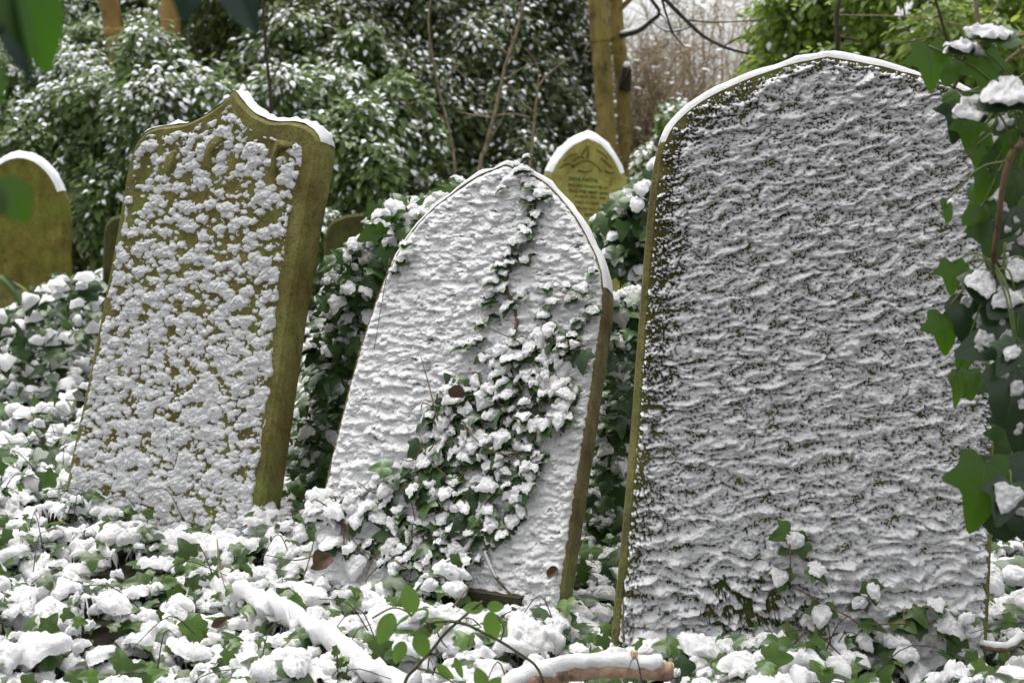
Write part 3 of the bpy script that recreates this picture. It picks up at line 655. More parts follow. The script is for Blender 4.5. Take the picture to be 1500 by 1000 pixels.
shrub('laurel_shrub', 'snow-dusted laurel between the orange trunks and the front row of laurels', [(60, 110, 130, 80, 13.8), (180, 90, 120, 80, 13.9), (290, 100, 90, 80, 13.6)], 18000, .085, .4, LAUREL, seed=31)
shrub('laurel_shrub', 'looser snow-dusted laurel behind and right of the ogee headstone tip', [(420, 110, 110, 90, 12.6), (520, 150, 90, 110, 12.4), (560, 230, 70, 110, 11.6)], 16000, .08, .3, LAUREL, seed=32)
shrub('evergreen_shrub', 'tall green evergreen behind the orange trunks at the top left', [(60, 40, 190, 130, 15.5), (210, 20, 170, 140, 16)], 24000, .09, .35, LAUREL, seed=14)
shrub('evergreen_shrub', 'olive-green evergreen rising behind the ogee headstone tip', [(400, 40, 150, 170, 13.5), (480, 110, 110, 180, 13)], 24000, .08, .25, leaf_mat('olive_leaf', (.04, .06, .014), (.12, .15, .04), .4, .3), seed=15)
shrub('holly_shrub', 'dark holly left of the bare sapling, flecked with snow', [(590, 60, 140, 150, 13.5), (610, 200, 130, 170, 13), (590, 310, 120, 150, 12.5)], 30000, .075, .22, HOLLY, seed=16)
shrub('holly_shrub', 'dark holly flecked with snow behind the bare sapling and the tip of the tilted headstone', [(730, 40, 120, 150, 14), (740, 170, 120, 150, 13.5), (730, 310, 130, 130, 13)], 30000, .075, .22, HOLLY, seed=17)
shrub('holly_shrub', 'sparser green holly close left of the twin tree trunks', [(830, 70, 70, 150, 14.5), (835, 210, 70, 170, 14.5), (850, 330, 90, 120, 14.5)], 16000, .075, .4, leaf_mat('green_holly_leaf', (.015, .03, .01), (.05, .08, .02), .4, .2), seed=18)
shrub('privet_shrub', 'bright green leafy shrub above the left shoulder of the largest headstone', [(1150, 60, 70, 110, 11), (1210, 40, 90, 110, 11), (1180, 160, 110, 120, 11)], 12000, .075, .05, PRIVET, hole=.32, seed=19)
shrub('privet_shrub', 'yellow-green leafy shrub behind the top right shoulder of the largest headstone', [(1320, 20, 110, 120, 10.5), (1390, 90, 110, 110, 10), (1300, 150, 120, 110, 10.5)], 12000, .075, .04, PRIVET, hole=.35, seed=20)
shrub('privet_shrub', 'green leafy shrub in the top right corner behind the hanging ivy', [(1480, 30, 90, 130, 10.5), (1500, 150, 100, 150, 10), (1470, 250, 100, 150, 10)], 10000, .075, .05, PRIVET, hole=.35, seed=21)
shrub('evergreen_shrub', 'low snow-dusted evergreen peeping over the left shoulder of the largest headstone', [(1010, 180, 50, 40, 11), (1040, 230, 90, 80, 11), (960, 260, 40, 60, 11)], 4500, .08, .6, LAUREL, seed=22)

def bare(label, px, py, Y, h_px, w_px, n, m=BARE, snow=.0, r0=.02, seed=0):
    b0 = at(px, py, Y); b0[2] = gz(b0[:1], b0[1:2])[0]; t = thing('bare_shrub', label, 'shrub', b0, 'leafless shrubs right of the twin trunks')
    H = h_px/FOC*Y; Wd = w_px/FOC*Y; st = MB(); tw = MB(); sn = MB()
    for k in range(n):
        e = b0+[rng.normal(0, Wd*.45), rng.normal(0, Wd*.3), H*rng.uniform(.6, 1.05)]; s = b0+[rng.normal(0, Wd*.3), rng.normal(0, .2), 0]
        p = spline([s, (s+e)/2+rng.normal(0, .12, 3)*Wd, e], 10); V, F = tube(p, np.linspace(r0*rng.uniform(.5, 1), .004, 10), 4); st.add(V, F)
        for q in range(16):
            i = rng.integers(2, 10); d = nrm(rng.normal(0, 1, 3)+[0, 0, .35])*rng.uniform(.2, .6)
            pp = spline([p[i], p[i]+d*.5+rng.normal(0, .03, 3), p[i]+d], 5); V, F = tube(pp, np.linspace(.006, .002, 5), 3, False); tw.add(V, F)
            for z in range(3):
                j = rng.integers(1, 5); d2 = nrm(rng.normal(0, 1, 3)+[0, 0, .1])*rng.uniform(.08, .3)
                V, F = tube([pp[j], pp[j]+d2*.5+[0, 0, .02], pp[j]+d2], [.004, .003, .0015], 3, False); tw.add(V, F)
                if rng.random() < snow:
                    V, F = place(*HEXS, [pp[j]+d2*.5], frames(np.array([[0, -.3, 1.]]), d2[None]), np.array([.1])); sn.add(V, F)
    st.build('branch', m, t); tw.build('twig', m, t)
    if sn.n: sn.build('snow', SNOWB, t)
bare('brown leafless shrub touching the right side of the twin trunks', 945, 440, 13, 330, 60, 34, snow=.06, seed=1)
bare('pale brown leafless shrub over the left shoulder of the largest headstone', 1010, 440, 15, 360, 80, 24, snow=.03, seed=2)
bare('tall thin leafless shrub against the white gap of sky', 1070, 440, 17, 420, 80, 16, snow=.0, seed=3)
bare('greyish leafless shrub low behind the right twin trunk', 960, 440, 19, 330, 90, 40, bark_mat('grey_twig_bark', (.2, .17, .14), (.42, .36, .3), 20), snow=.08, seed=4)
# far wood closing the view
fw = MB(); fl = MB()
for k in range(200):
    x = rng.uniform(-16, 22); y = rng.uniform(26, 40); z = gz(np.array([x]), np.array([y]))[0]; hgt = rng.uniform(3, 8)
    p = spline([[x, y, z-.1], [x+rng.normal(0, .3), y, z+hgt*.5], [x+rng.normal(0, .8), y, z+hgt]], 7); V, F = tube(p, np.linspace(rng.uniform(.03, .1), .01, 7), 5, False); fw.add(V, F)
    for q in range(9):
        i = rng.integers(1, 7); d = nrm(rng.normal(0, 1, 3)+[0, 0, .6])*rng.uniform(.5, 1.6); V, F = tube([p[i], p[i]+d*.5+rng.normal(0, .08, 3), p[i]+d], [.02, .012, .004], 3, False); fw.add(V, F)
n = 24000; x = rng.uniform(-18, 22, n); y = rng.uniform(23, 34, n); z = gz(x, y)+rng.random(n)**1.3*(1.5+.9*pn(x*.4, y*.4, 77)); P = np.stack([x, y, z], 1)
V, F = place(*HEX, P, frames(nrm(rng.normal(0, .6, (n, 3))+[0, -.5, .6]), rng.normal(0, 1, (n, 3))), rng.uniform(.12, .3, n)); fl.add(V, F)
o = MB(); o.V = fw.V+fl.V; o.n = fw.n+fl.n; o.F = fw.F+[(f+fw.n, 1) for f, _ in fl.F]
kind(o.build('distant_wood', [BARE, leaf_mat('far_bramble', (.06, .05, .03), (.19, .16, .1), .8, .1)]), 'stuff')

# ------------------------------------------------------------------ trees
def pxpath(pts, n=24): 
    P = np.array([at(*p) for p in pts]); return spline(P, n)
def trunk(name, label, cl, cr, Y, m, top=3.5, limbs=(), stub=None, group=None, seed=0, to_ground=True):
    """cl, cr: left/right edge x at listed y (px)"""
    pts = []; rad = []
    for (y, a, b_) in cl:
        pts.append(at((a+b_)/2, y, Y)); rad.append((b_-a)/2/FOC*Y)
    pts = np.array(pts); rad = np.array(rad)
    b0 = pts[0]+(pts[0]-pts[1])*((pts[0][2]-0)/max(.05, pts[1][2]-pts[0][2])); b0[2] = gz(b0[:1], b0[1:2])[0]-.1
    e = pts[-1]+nrm(pts[-1]-pts[-2])*top
    pts = np.concatenate([[b0], pts, [e]]); rad = np.concatenate([[rad[0]*1.35], rad, [rad[-1]*.65]])
    p = spline(pts, 60); tt = np.linspace(0, len(pts)-1, 60); r_ = np.interp(tt, np.arange(len(pts)), rad)
    r_ = r_*(1+.07*pn(tt*3.1, 0*tt+seed, seed)+.12*np.clip(pn(tt*5.7, 0*tt+9, seed+3)-.2, 0, 1))
    t = thing(name, label, 'tree', [b0[0], b0[1], b0[2]+.1], group)
    V, F = tube(p, r_, 14, jit=.06, seed=seed); MB().add(V, F).build('trunk', m, t)
    cr_ = MB()                                   # limbs above the frame
    for k in range(7):
        i = 50+k; d = nrm(np.array([math.cos(k*2.4), math.sin(k*2.4), .8]))*rng.uniform(.8, 1.6)
        q = spline([p[i], p[i]+d*.5+[0, 0, .1], p[i]+d], 8); V, F = tube(q, np.linspace(r_[i]*.4, .006, 8), 6); cr_.add(V, F)
    cr_.build('crown', m, t); return t, p
tA, pA = trunk('tree', 'thicker left trunk of the olive-barked twin trees', [(240, 878, 906), (203, 876, 903), (130, 871, 898), (60, 866, 893), (0, 861, 890)], 0, 12.6, BARK, seed=3)
tB, pB = trunk('tree', 'thinner knobbly right trunk of the olive-barked twin trees, with a snowy side limb', [(250, 907, 927), (203, 905, 926), (150, 903, 923), (95, 899, 921), (50, 895, 914), (0, 892, 912)], 0, 12.8, BARK, seed=5)
mb = MB(); q = pxpath([(915, 130, 12.75), (918, 112, 12.7), (918, 97, 12.66)], 8); V, F = tube(q, np.linspace(.06, .035, 8), 9, jit=.15); mb.add(V, F); mb.build('branch_stub', DBARK, tB)
V, F = tube(q[-2:]+[[0, 0, .02], [0, 0, .035]], [.04, .02], 8); MB().add(V, F).build('snow', SNOWB, tB)
mb = MB(); sn = MB()
for path, r0 in (([(910, 52, 12.75), (936, 45, 12.3), (954, 31, 12), (966, 18, 11.8), (950, -5, 11.6)], .026), ([(966, 18, 11.8), (975, 28, 11.7), (985, 50, 11.6)], .012), ([(954, 31, 12), (975, 45, 11.8), (1000, 44, 11.6), (1020, 36, 11.5)], .01)):
    q = pxpath(path, 20); V, F = tube(q, np.linspace(r0, r0*.5, 20), 6, jit=.1); mb.add(V, F)
    V, F = tube(q[:14]+[0, -.006, r0*.7], np.linspace(r0*.8, r0*.3, 14), 6); sn.add(V, F)
mb.build('limb', DBARK, tB); sn.build('snow', SNOWB, tB)
trunk('tree', 'bright orange-brown trunk at the top left, right one of the pair', [(75, 234, 262), (30, 236, 263), (0, 237, 264)], 0, 12.3, OBARK, seed=7, group='orange-brown trunks')
trunk('tree', 'duller orange-brown trunk at the top left, left one of the pair', [(95, 162, 192), (45, 152, 184), (0, 144, 172)], 0, 12.6, OBARK, seed=8, group='orange-brown trunks')
def stick(name, label, cat_, paths, m, sides=6, snow=False, part=('stem', 'branch'), group=None, ground=True):
    p0 = at(*paths[0][0][0]); 
    if ground: p0[2] = gz(p0[:1], p0[1:2])[0]
    t = thing(name, label, cat_, p0, group); A, B = MB(), MB(); sn = MB()
    for k, (pts, r0, r1) in enumerate(paths):
        P = np.array([at(*p) for p in pts])
        if ground and k == 0: P = np.concatenate([[[P[0][0], P[0][1], p0[2]-.05]], P])
        q = spline(P, 6*len(P)); V, F = tube(q, np.linspace(r0, r1, len(q)), sides, jit=.12, seed=k)
        MB().add(V, F).build(part[0] if k == 0 else part[1], m, t)
        if snow: V, F = tube(q+[0, 0, r0*.7], np.linspace(r0*.7, r1*.6, len(q)), sides, jit=.3); sn.add(V, F)
    if sn.n: sn.build('snow', SNOWB, t)
    return t
SAP = bark_mat('sapling_bark', (.13, .1, .06), (.3, .24, .15), 40)
Ys = 9.2
stick('sapling', 'slim grey bare sapling leaning right above the tilted headstone tip', 'tree',
    [([(703, 260, Ys), (712, 215, Ys), (725, 165, Ys), (741, 95, Ys), (756, 50, Ys), (771, -10, Ys)], .016, .01), ([(728, 150, Ys), (700, 130, Ys-.2), (650, 85, Ys-.3)], .006, .003), ([(712, 215, Ys), (735, 175, Ys), (748, 150, Ys)], .006, .003),
     ([(720, 172, Ys), (690, 168, Ys), (668, 163, Ys)], .006, .003), ([(723, 170, Ys), (750, 167, Ys), (776, 172, Ys)], .007, .004), ([(745, 80, Ys), (720, 62, Ys), (690, 58, Ys)], .006, .002), ([(752, 60, Ys), (742, 30, Ys), (735, -5, Ys)], .007, .003), ([(735, 120, Ys), (765, 100, Ys), (790, 92, Ys)], .005, .002)], SAP)
stick('sapling', 'short forked bare sapling between the slim sapling and the inscribed headstone', 'tree',
    [([(776, 270, 9.6), (779, 220, 9.6), (784, 165, 9.6), (788, 128, 9.6)], .013, .009), ([(788, 128, 9.6), (800, 112, 9.6), (820, 95, 9.6), (840, 82, 9.6)], .008, .003), ([(784, 165, 9.6), (765, 150, 9.6), (745, 120, 9.6)], .006, .003), ([(786, 150, 9.6), (788, 100, 9.6), (770, 70, 9.6)], .006, .003)], SAP)
stick('sapling', 'dark thin stem rising behind the tip of the ogee headstone', 'tree', [([(392, 230, 9.4), (397, 150, 9.4), (390, 80, 9.4), (384, -8, 9.4)], .016, .01), ([(396, 120, 9.4), (412, 90, 9.4), (418, 40, 9.4)], .006, .003)], DBARK)
stick('sapling', 'thin brown stem with long arching twigs left of the slim grey sapling', 'tree', [([(668, 280, 9.5), (660, 200, 9.5), (640, 120, 9.5), (628, 40, 9.5), (632, -8, 9.5)], .011, .007), ([(655, 180, 9.5), (620, 150, 9.4), (590, 155, 9.3)], .004, .002), ([(645, 140, 9.5), (665, 100, 9.4), (672, 50, 9.3)], .004, .002), ([(662, 215, 9.5), (630, 195, 9.4), (600, 160, 9.4), (575, 140, 9.3)], .004, .002)], SAP)
stick('bare_branch', 'dark bare branch sagging from the top edge towards the bright gap of sky', 'branch',
    [([(968, -8, 8), (985, 10, 8), (1005, 30, 8), (1030, 53, 8), (1058, 68, 8), (1080, 75, 8), (1097, 79, 8)], .013, .006), ([(968, -8, 8), (977, 25, 8), (988, 52, 8), (1002, 68, 8)], .008, .003), ([(1005, 30, 8), (1050, 33, 8), (1110, 30, 8)], .005, .003), ([(1060, 68, 8), (1085, 55, 8), (1096, 62, 8)], .005, .002)], DBARK, ground=False, part=('branch', 'twig'))
stick('sapling', 'thin dark stem slanting down in front of the bright green shrub at the top right', 'tree', [([(1400, 100, 6.5), (1393, 75, 6.5), (1382, 40, 6.5), (1368, -8, 6.5)], .009, .006), ([(1385, 50, 6.5), (1340, 60, 6.5), (1290, 70, 6.5)], .003, .002)], DBARK)
stick('sapling', 'pale thin upright stem behind the hanging ivy at the top right', 'tree', [([(1438, 170, 8), (1436, 100, 8), (1433, 40, 8), (1428, -8, 8)], .014, .011), ([(1433, 40, 8), (1400, 35, 8), (1330, 25, 8), (1230, 22, 8)], .005, .003), ([(1433, 45, 8), (1460, 10, 8), (1465, -5, 8)], .006, .004)], SAP)
stick('sapling', 'dark upright stem inside the shrub above the apex of the largest headstone', 'tree', [([(1228, 130, 9.8), (1227, 70, 9.8), (1226, 20, 9.8), (1232, -10, 9.8)], .022, .014), ([(1228, 55, 9.8), (1250, 58, 9.8), (1268, 66, 9.8)], .01, .005)], DBARK)

# ------------------------------------------------------------------ hanging ivy, right
IVYL = [(.0, .0), (.16, -.13), (.36, -.1), (.4, .1), (.58, .33), (.31, .44), (.2, .72)]; IVYL = IVYL+[(0, 1.0)]+[(-x, y) for x, y in IVYL[:0:-1]]
LV = [leaf_t(IVYL, (.3, .6, .85, 1), n=40, curl=.45), leaf_t(LOB3, (.3, .6, .85, 1), n=30, curl=.5)]
def big_leaf(t, px, py, size, ang, Y, m, snow=0, tilt=.25, turn=0, shape=0, wid=1.0):
    """centre px,py; size px; ang: tip direction in degrees clockwise from down; tilt: how far the face looks up"""
    a = R(ang); tip = np.array([-math.sin(a), 0, -math.cos(a)]); L = size/FOC*Y
    N = nrm(np.array([turn, -1, tilt])); T = nrm(tip-N*(tip@N)); c = at(px, py, Y)-T*L*.36
    M = frames(N[None], T[None]); V, F = place(*LV[shape], [c], M, np.array([[L*wid, L, L]]))
    mb = MB().add(V, F)
    X = M[0]
    for tx, ty in ((0, .97), (.5, .33), (-.5, .33), (.33, -.06), (-.33, -.06)):
        s = np.linspace(0.03, .92, 7); u_, v_ = s*tx, s*ty; z = .18*np.abs(u_)-.45*u_**2*1.2-.27*(v_-.35)**2+.006
        Q = c+(X@np.stack([u_*L*wid, v_*L, z*L])).T; side = nrm(np.cross(np.gradient(Q, axis=0), N))*L*np.linspace(.011, .003, 7)[:, None]
        k = np.arange(6); mb.add(np.concatenate([Q-side, Q+side]), np.stack([k, k+1, k+8, k+7], 1), 1)
    o = mb.build('leaf', [m, VEIN], t)
    if snow:
        sm = MB(); s = snow; caps(sm, [c+T*L*.08+N*.003], (N+[0, 0, .35])[None], T[None], np.array([[L*s*wid, L*s, L*.28]]), True, .005)
        sm.build('snow', SNOW, o)
    elif m == IVYK and size > 45:
        sm = MB(); k = 5; uu = rng.uniform(-.28, .28, k); vv = rng.uniform(.1, .7, k); q = c+(X@np.stack([uu*L*wid, vv*L, (.18*np.abs(uu)-.54*uu**2-.27*(vv-.35)**2)*L+.002])).T
        z_ = L*rng.uniform(.12, .34, k); caps(sm, q-T*z_[:, None]*.4, np.repeat((N+[0, 0, .2])[None], k, 0), T+rng.normal(0, .5, (k, 3)), np.stack([z_, z_*.8, z_*.5], 1), True, .003); sm.build('snow', SNOW, o)
    return c
hv = thing('ivy_vine', 'large-leaved ivy hanging with snow pads down the right edge of the largest headstone', 'ivy', at(1500, 420, 2.45))
HL = [ # px,py,size,ang,mat,snow,tilt,turn,shape
 (1363, 92, 66, -5, IVYB, 0, .1, .2, 0), (1392, 100, 42, 10, IVYB, 0, .3, -.2, 1), (1416, 70, 52, 80, IVYK, .95, 1.6, 0, 1), (1444, 104, 62, -10, IVYB, 0, .1, 0, 0), (1464, 50, 66, 105, IVYD, 1.0, 1.5, 0, 1),
 (1396, 141, 28, 60, IVYB, 0, .6, 0, 1), (1424, 145, 30, 0, IVYB, 0, .3, .3, 1), (1437, 138, 17, 20, IVYB, 0, .2, 0, 1), (1404, 172, 62, 15, IVYK, 0, .3, .2, 0), (1424, 163, 46, 70, IVYK, .95, 1.1, 0, 1), (1420, 190, 52, 0, IVYB, 0, .1, 0, 0),
 (1478, 138, 78, 60, IVYK, .9, .9, -.1, 1), (1446, 146, 42, 70, IVYD, .9, 1.0, 0, 1), (1470, 180, 34, 40, IVYD, .7, .4, -.5, 1), (1430, 225, 32, 0, IVYB, 0, .1, 0, 0), (1446, 267, 46, 20, IVYB, 0, .1, 0, 1), (1444, 208, 28, -30, IVYB, 0, .2, 0, 1),
 (1487, 200, 66, 10, IVYB, 0, .1, -.2, 0), (1460, 235, 56, -20, IVYD, 0, .1, 0, 0), (1389, 305, 36, 15, IVYB, .55, .3, .9, 1), (1428, 313, 36, 50, IVYB, 0, .3, 0, 1), (1431, 337, 32, -15, IVYB, 0, .1, 0, 0), (1479, 318, 56, 30, IVYK, 0, .2, 0, 1),
 (1455, 350, 70, 5, IVYD, 0, .1, .2, 0), (1490, 350, 72, -20, IVYK, 0, .2, 0, 0), (1395, 402, 48, 0, IVYB, 0, .1, 0, 0), (1413, 393, 18, -50, IVYB, 0, .1, 0, 1), (1434, 412, 60, 0, IVYK, .95, .9, 0, 1), (1424, 462, 78, 0, IVYK, 0, .1, 0, 1),
 (1474, 440, 60, 40, IVYK, .75, .7, 0, 1), (1494, 398, 58, 30, IVYD, .8, .8, -.2, 1), (1384, 482, 62, -5, IVYB, 0, .1, .1, 0), (1456, 500, 112, 70, IVYK, 0, .4, 0, 0), (1480, 520, 60, 30, IVYK, .6, .6, 0, 0), (1484, 570, 110, 10, IVYK, 0, .2, 0, 1),
 (1413, 525, 34, 20, IVYB, 0, .1, 0, 1), (1404, 562, 56, 5, IVYB, 0, .1, 1.2, 1), (1418, 558, 46, -10, IVYB, 0, .1, -1.3, 1), (1476, 650, 66, 20, IVYD, 0, .2, 0, 0), (1495, 620, 80, 0, IVYK, 0, .1, 0, 0),
 (1438, 715, 130, 12, IVYB, 0, .1, .25, 0), (1470, 715, 150, -5, IVYK, 0, .15, -.1, 1), (1474, 730, 70, 20, IVYK, .65, .5, 0, 0), (1496, 745, 90, -10, IVYK, .5, .3, 0, 1), (1488, 270, 60, 20, IVYD, 0, .1, 0, 0), (1495, 470, 70, -10, IVYD, 0, .1, 0, 1), (1497, 310, 50, 10, IVYB, 0, .1, 0, 0)]
stA, stB = MB(), MB()
for k in range(40):
    y_ = rng.uniform(180, 770); x_ = rng.uniform(1446 if y_ < 640 else 1465, 1530)
    HL.append((x_, y_, rng.uniform(36, 64), rng.uniform(-50, 50), (IVYD, IVYK, IVYD, IVYB)[k % 4], .85 if rng.random() < .3 else 0, rng.uniform(.05, .9), rng.uniform(-.5, .4), k % 2))
main = spline(np.array([at(*p) for p in [(1560, -60, 2.6), (1520, 100, 2.5), (1500, 200, 2.3), (1480, 228, 2.26), (1468, 280, 2.24), (1461, 338, 2.24), (1456, 388, 2.28), (1470, 430, 2.44), (1482, 500, 2.44), (1486, 580, 2.44), (1480, 680, 2.4), (1470, 700, 2.36)]]), 70)
V, F = tube(main, np.linspace(.006, .0035, 70), 8, jit=.15); stA.add(V, F)
for k, (px, py, sz, an, m_, sn_, ti, tu, sh) in enumerate(HL):
    Y = 2.36+.12*((k*37 % 11)/11-.4)-(.12 if sz > 100 else 0)+(.16 if k >= len(HL)-40 else (-.1 if sn_ and sz < 100 else 0))
    c = big_leaf(hv, px, py, sz*(1.02 if sz < 90 else .86), an, Y, m_, sn_, ti, tu, sh)
    q = main[np.argmin(np.linalg.norm(main-c, axis=1)-.5*(main[:, 2]-c[2]))]
    V, F = tube(spline([q, (q+c)/2+[0, -.01, .02], c], 8), np.linspace(.0022, .0014, 8), 5); stB.add(V, F)
for pts in ([(1500, 52, 2.5), (1470, 58, 2.4), (1436, 62, 2.36)], [(1500, 70, 2.45), (1470, 95, 2.4), (1455, 125, 2.4)], [(1415, 75, 2.38), (1408, 105, 2.4), (1396, 130, 2.4)]):
    V, F = tube(pxpath(pts, 12), .0035, 6); stA.add(V, F)
for pts in ([(1500, 436, 2.3), (1490, 460, 2.28), (1489, 485, 2.28), (1481, 498, 2.3)], [(1473, 355, 2.3), (1470, 390, 2.3), (1472, 415, 2.3), (1460, 426, 2.3)]):
    V, F = tube(pxpath(pts, 14), .0025, 6); stB.add(V, F)
stA.build('stem', STEM, hv); stB.build('leaf_stalk', GSTEM, hv)

# ------------------------------------------------------------------ overhanging leaves, top left, close to the lens
LO = leaf_t([(0, 0), (.1, .1), (.2, .35), (.19, .6), (.1, .85), (0, 1), (-.1, .85), (-.19, .6), (-.2, .35), (-.1, .1)], (.3, .6, .85, 1), curl=.5, fold=.5, n=30)
BAY = leaf_mat('bay_leaf', (.025, .07, .01), (.035, .08, .012), .3, .35, (.07, .19, .015))
BAYK = leaf_mat('bay_leaf_dark', (.01, .028, .02), (.02, .045, .03), .25, .08)
def leafy(label, Y, stem, leaves):
    t = thing('overhanging_branch', label, 'branch', at(*stem[0], Y))
    for x, y, sz, an, m, tu, ti, wd in leaves:
        a = R(an); tip = np.array([-math.sin(a), 0, -math.cos(a)]); L = sz/FOC*Y; N = nrm(np.array([tu, -1, ti])); T = nrm(tip-N*(tip@N))
        V, F = place(*LO, [at(x, y, Y)-T*L*.5], frames(N[None], T[None]), np.array([[L*wd, L, L]])); MB().add(V, F).build('leaf', m, t)
    V, F = tube(spline([at(x, y, Y) for x, y in stem], 16), .004, 6); MB().add(V, F).build('stem', GSTEM, t)
leafy('blurred green leaves hanging close to the lens in the top left corner', 1.05, [(-60, -120), (10, -60), (60, -50)],
    [(45, 20, 170, -18, BAY, .5, .1, 1.3), (20, 30, 190, -20, BAYK, -.75, .1, .8), (-5, 10, 110, 20, BAY, 0, .1, 1), (-6, 130, 60, 10, BAY, .2, 0, 1.2)])
leafy('two dark blurred leaves hanging from the top edge above the ogee headstone', 1.15, [(220, -80), (280, -50), (350, -50)],
    [(275, -15, 90, 8, BAYK, .2, .1, 1.4), (352, -2, 110, -25, BAYK, -.1, .2, 1.2)])
leafy('single bright green blurred leaf over the headstone at the left edge', 1.1, [(-70, 250), (-40, 262), (-10, 268)], [(20, 292, 75, -25, IVYB, .2, .2, 1.9), (-8, 300, 60, 15, IVYB, 0, .1, 1.6)])
leafy('small blurred bud twig over the foot of the headstone at the left edge', 1.6, [(-30, 395), (0, 408), (22, 430), (30, 450)], [(12, 415, 30, -50, BAYK, 0, .6, 1.2), (22, 422, 22, -70, BAYK, 0, .6, 1.2)])

# ------------------------------------------------------------------ foreground sprig, logs, dead leaves, twigs
Yb = 2.45
LBR = leaf_t(OVAL, (.3, .6, .85, 1), curl=.35, fold=.3, n=26)
br = thing('bramble_spray', 'thin arching bramble stems with toothed green leaves in front of the tilted headstone', 'plant', [*at(593, 1010, Yb)[:2], 0.0])
st = MB()
for pts, r_ in (([(580, 1075, Yb), (593, 1000, Yb), (610, 976, Yb), (632, 952, Yb), (652, 927, Yb), (680, 902, Yb), (706, 880, Yb)], .0034), ([(632, 925, Yb), (628, 913, Yb), (652, 909, Yb), (680, 913, Yb), (708, 926, Yb), (733, 939, Yb), (758, 955, Yb+.1), (786, 976, Yb+.2), (800, 1010, Yb+.3)], .0034),
                ([(640, 925, Yb), (648, 940, Yb), (655, 948, Yb)], .0016), ([(610, 978, Yb), (640, 985, Yb), (665, 1000, Yb)], .002), ([(733, 939, Yb), (738, 920, Yb), (728, 900, Yb)], .0018), ([(628, 913, Yb), (612, 905, Yb), (598, 898, Yb)], .0016), ([(545, 905, Yb), (575, 890, Yb), (600, 898, Yb), (632, 925, Yb)], .0018)):
    V, F = tube(pxpath(pts, 30), np.linspace(r_, r_*.7, 30), 7, jit=.1); st.add(V, F)
st.build('stem', bark_mat('bramble_stem', (.05, .06, .02), (.13, .14, .05), 50), br)
for x, y, sz, an, tu, ti, wd, sn_ in ((600, 876, 44, 170, .3, .2, 1, 0), (565, 920, 50, 25, .2, .4, .85, 0), (598, 915, 48, 60, 0, .8, .9, .85), (618, 945, 40, -20, 0, .3, 1, 0), (693, 890, 32, 90, 0, .5, .9, 0), (726, 888, 26, -90, 0, .4, 1, 0), (721, 917, 46, -10, .2, .1, .9, 0), (612, 905, 40, 50, -.2, .4, .9, .8), (652, 983, 36, -50, 0, .2, .6, 0), (672, 978, 34, -20, 0, .2, .5, 0), (704, 993, 34, 160, .1, .3, 1, 0), (725, 1000, 26, -130, .1, .3, 1, 0), (585, 955, 36, 20, 0, .3, .9, 0)):
    a = R(an); tip = np.array([-math.sin(a), 0, -math.cos(a)]); L = sz/FOC*Yb; N = nrm(np.array([tu, -1, ti])); T = nrm(tip-N*(tip@N)); c = at(x, y, Yb)-T*L*.5
    V, F = place(*LBR, [c], frames(N[None], T[None]), np.array([[L*wd, L, L]])); o = MB().add(V, F).build('leaf', SPRIG, br)
    if sn_: sm = MB(); caps(sm, [c+T*L*.1+N*.002], (N+[0, 0, .4])[None], T[None], np.array([[L*.6*wd, L*.75, L*.4]]), True, .002); sm.build('snow', SNOW, o)
def log(label, path, r0, r1, m, snow_t, cut=False, knot=None, name='fallen_branch', n=40):
    q = spline(path, n); t = thing(name, label, 'branch', q.mean(0)); r_ = np.linspace(r0, r1, n)*(1+.08*pn(np.linspace(0, 9, n), np.zeros(n), 4))
    V, F = tube(q, r_, 14, jit=.1, seed=2); mb = MB().add(V, F)
    if knot is not None: V, F = tube([q[knot], q[knot]+[.006, -.004, r0*1.7]], [r0*.6, r0*.35], 8, jit=.2); mb.add(V, F)
    mb.build('wood', m, t)
    if cut: T = nrm(q[-1]-q[-2]); V, F = tube([q[-1]-T*.001, q[-1]+T*.003], r_[-1]*.85, 14, jit=.08); MB().add(V, F).build('cut_end', CUT, t)
    V, F = tube(q[:n-3]+np.array([0, .2*r0, 1])*(r_[:n-3]*.55)[:, None]+[0, 0, snow_t*.4], r_[:n-3]*.85+snow_t*.3, 14, jit=.22, seed=7); MB().add(rough_snow(V, np.array([0, 0, 1.]), min(.016, snow_t*.5), 30), F).build('snow', SNOW, t)
log('broken pinkish branch with a cut end, snow along its top, at the bottom edge', [at(690, 1050, 2.7), at(755, 1006, 2.72), at(805, 989, 2.74), at(850, 980, 2.76), at(910, 978, 2.77), at(950, 981, 2.77), at(984, 982, 2.77)], .022, .019, PBARK, .006, True, 28)
gp = lambda x, y, z: (lambda d: CAM+d*((z-CAM[2])/d[2]))(ray(x, y))
log('snow-buried branch slanting across the foreground left of the bramble stems', [gp(320, 872, .0), gp(390, 898, .022), gp(450, 928, .032), gp(530, 985, .016), gp(640, 1040, .01)], .012, .015, DBARK, .036)
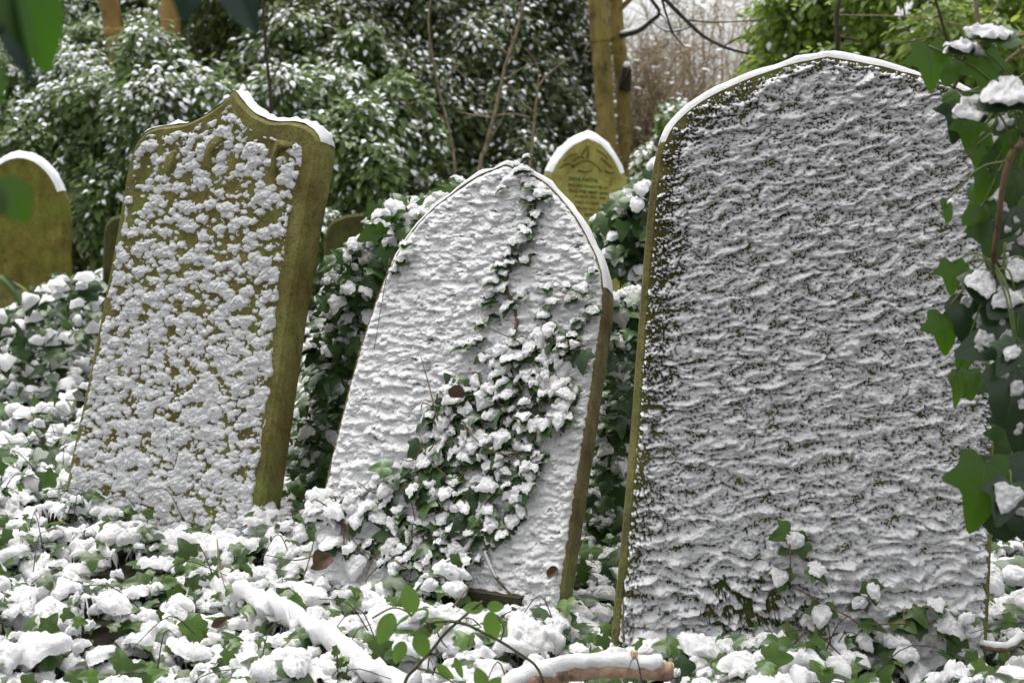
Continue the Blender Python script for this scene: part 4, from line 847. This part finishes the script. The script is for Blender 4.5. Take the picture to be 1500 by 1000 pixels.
log('dark thin branch lying in snow at the lower right edge beside the leaning slab', [gp(1438, 945, .05), gp(1470, 950, .06), gp(1500, 935, .08), gp(1540, 930, .1)], .008, .01, TWIG, .004)
def dead(label, x, y, Y, sz, an, ti):
    a = R(an); tip = np.array([-math.sin(a), 0, -math.cos(a)]); L = sz/FOC*Y; N = nrm(np.array([.2, -1, ti])); T = nrm(tip-N*(tip@N)); p = at(x, y, Y)
    V, F = place(*leaf_t(OVAL, (.4, .75, 1), curl=-.9, fold=.5, n=20), [p-T*L*.5], frames(N[None], T[None]), np.array([[L*1.1, L, L]])); V = V+.12*L*np.stack([vn3(V*60, 1), vn3(V*60, 2), vn3(V*60, 3)], 1)
    tag(MB().add(V, F).build('dead_leaf', DEAD, loc=p), label, 'leaf', 'dead leaves caught in the snow')
def on2(x, y, h): q = P2.w(P2.uv(x, y), h); return q[1]
dead('large dark brown dead leaf at the lower left foot of the tilted headstone', 470, 822, 3.32, 36, 50, .5)
dead('tan dead leaf lodged in the ivy halfway up the tilted headstone', 668, 578, on2(668, 578, .085), 30, 80, .6)
dead('dark curled dead leaf by the lower right corner of the tilted headstone', 808, 838, on2(808, 838, .03), 22, 40, .6)
dead('small pale brown dead leaf beside the snow-buried branch', 322, 912, 2.98, 24, 60, .6)
def twig(label, pts, r_): 
    q = pxpath(pts, 14); V, F = tube(q, np.linspace(r_, r_*.6, 14), 6, jit=.15); tag(MB().add(V, F).build('twig', TWIG, loc=q[0]), label, 'twig', 'loose twigs')
twig('short dark twig standing upright at the lower left corner of the largest headstone', [(914, 940, 2.98), (913, 910, 3.0), (913, 880, 3.02)], .003)
twig('long thin dark twig hanging against the left side of the tilted headstone', [(571, 378, on2(571, 378, .04)), (560, 440, on2(560, 440, .03)), (548, 512, on2(548, 512, .02))], .0014)
twig('thin bent twig rising from snow in front of the ogee headstone', [(318, 790, 3.7), (322, 830, 3.55), (330, 862, 3.4)], .0018)
twig('pale twig lying across the dark plinth of the tilted headstone', [(662, 890, 3.2), (680, 868, 3.25), (694, 850, 3.3)], .0025)
for o in bpy.data.objects:
    if '_o' in o: del o['_o']
S.cycles.use_denoising = True
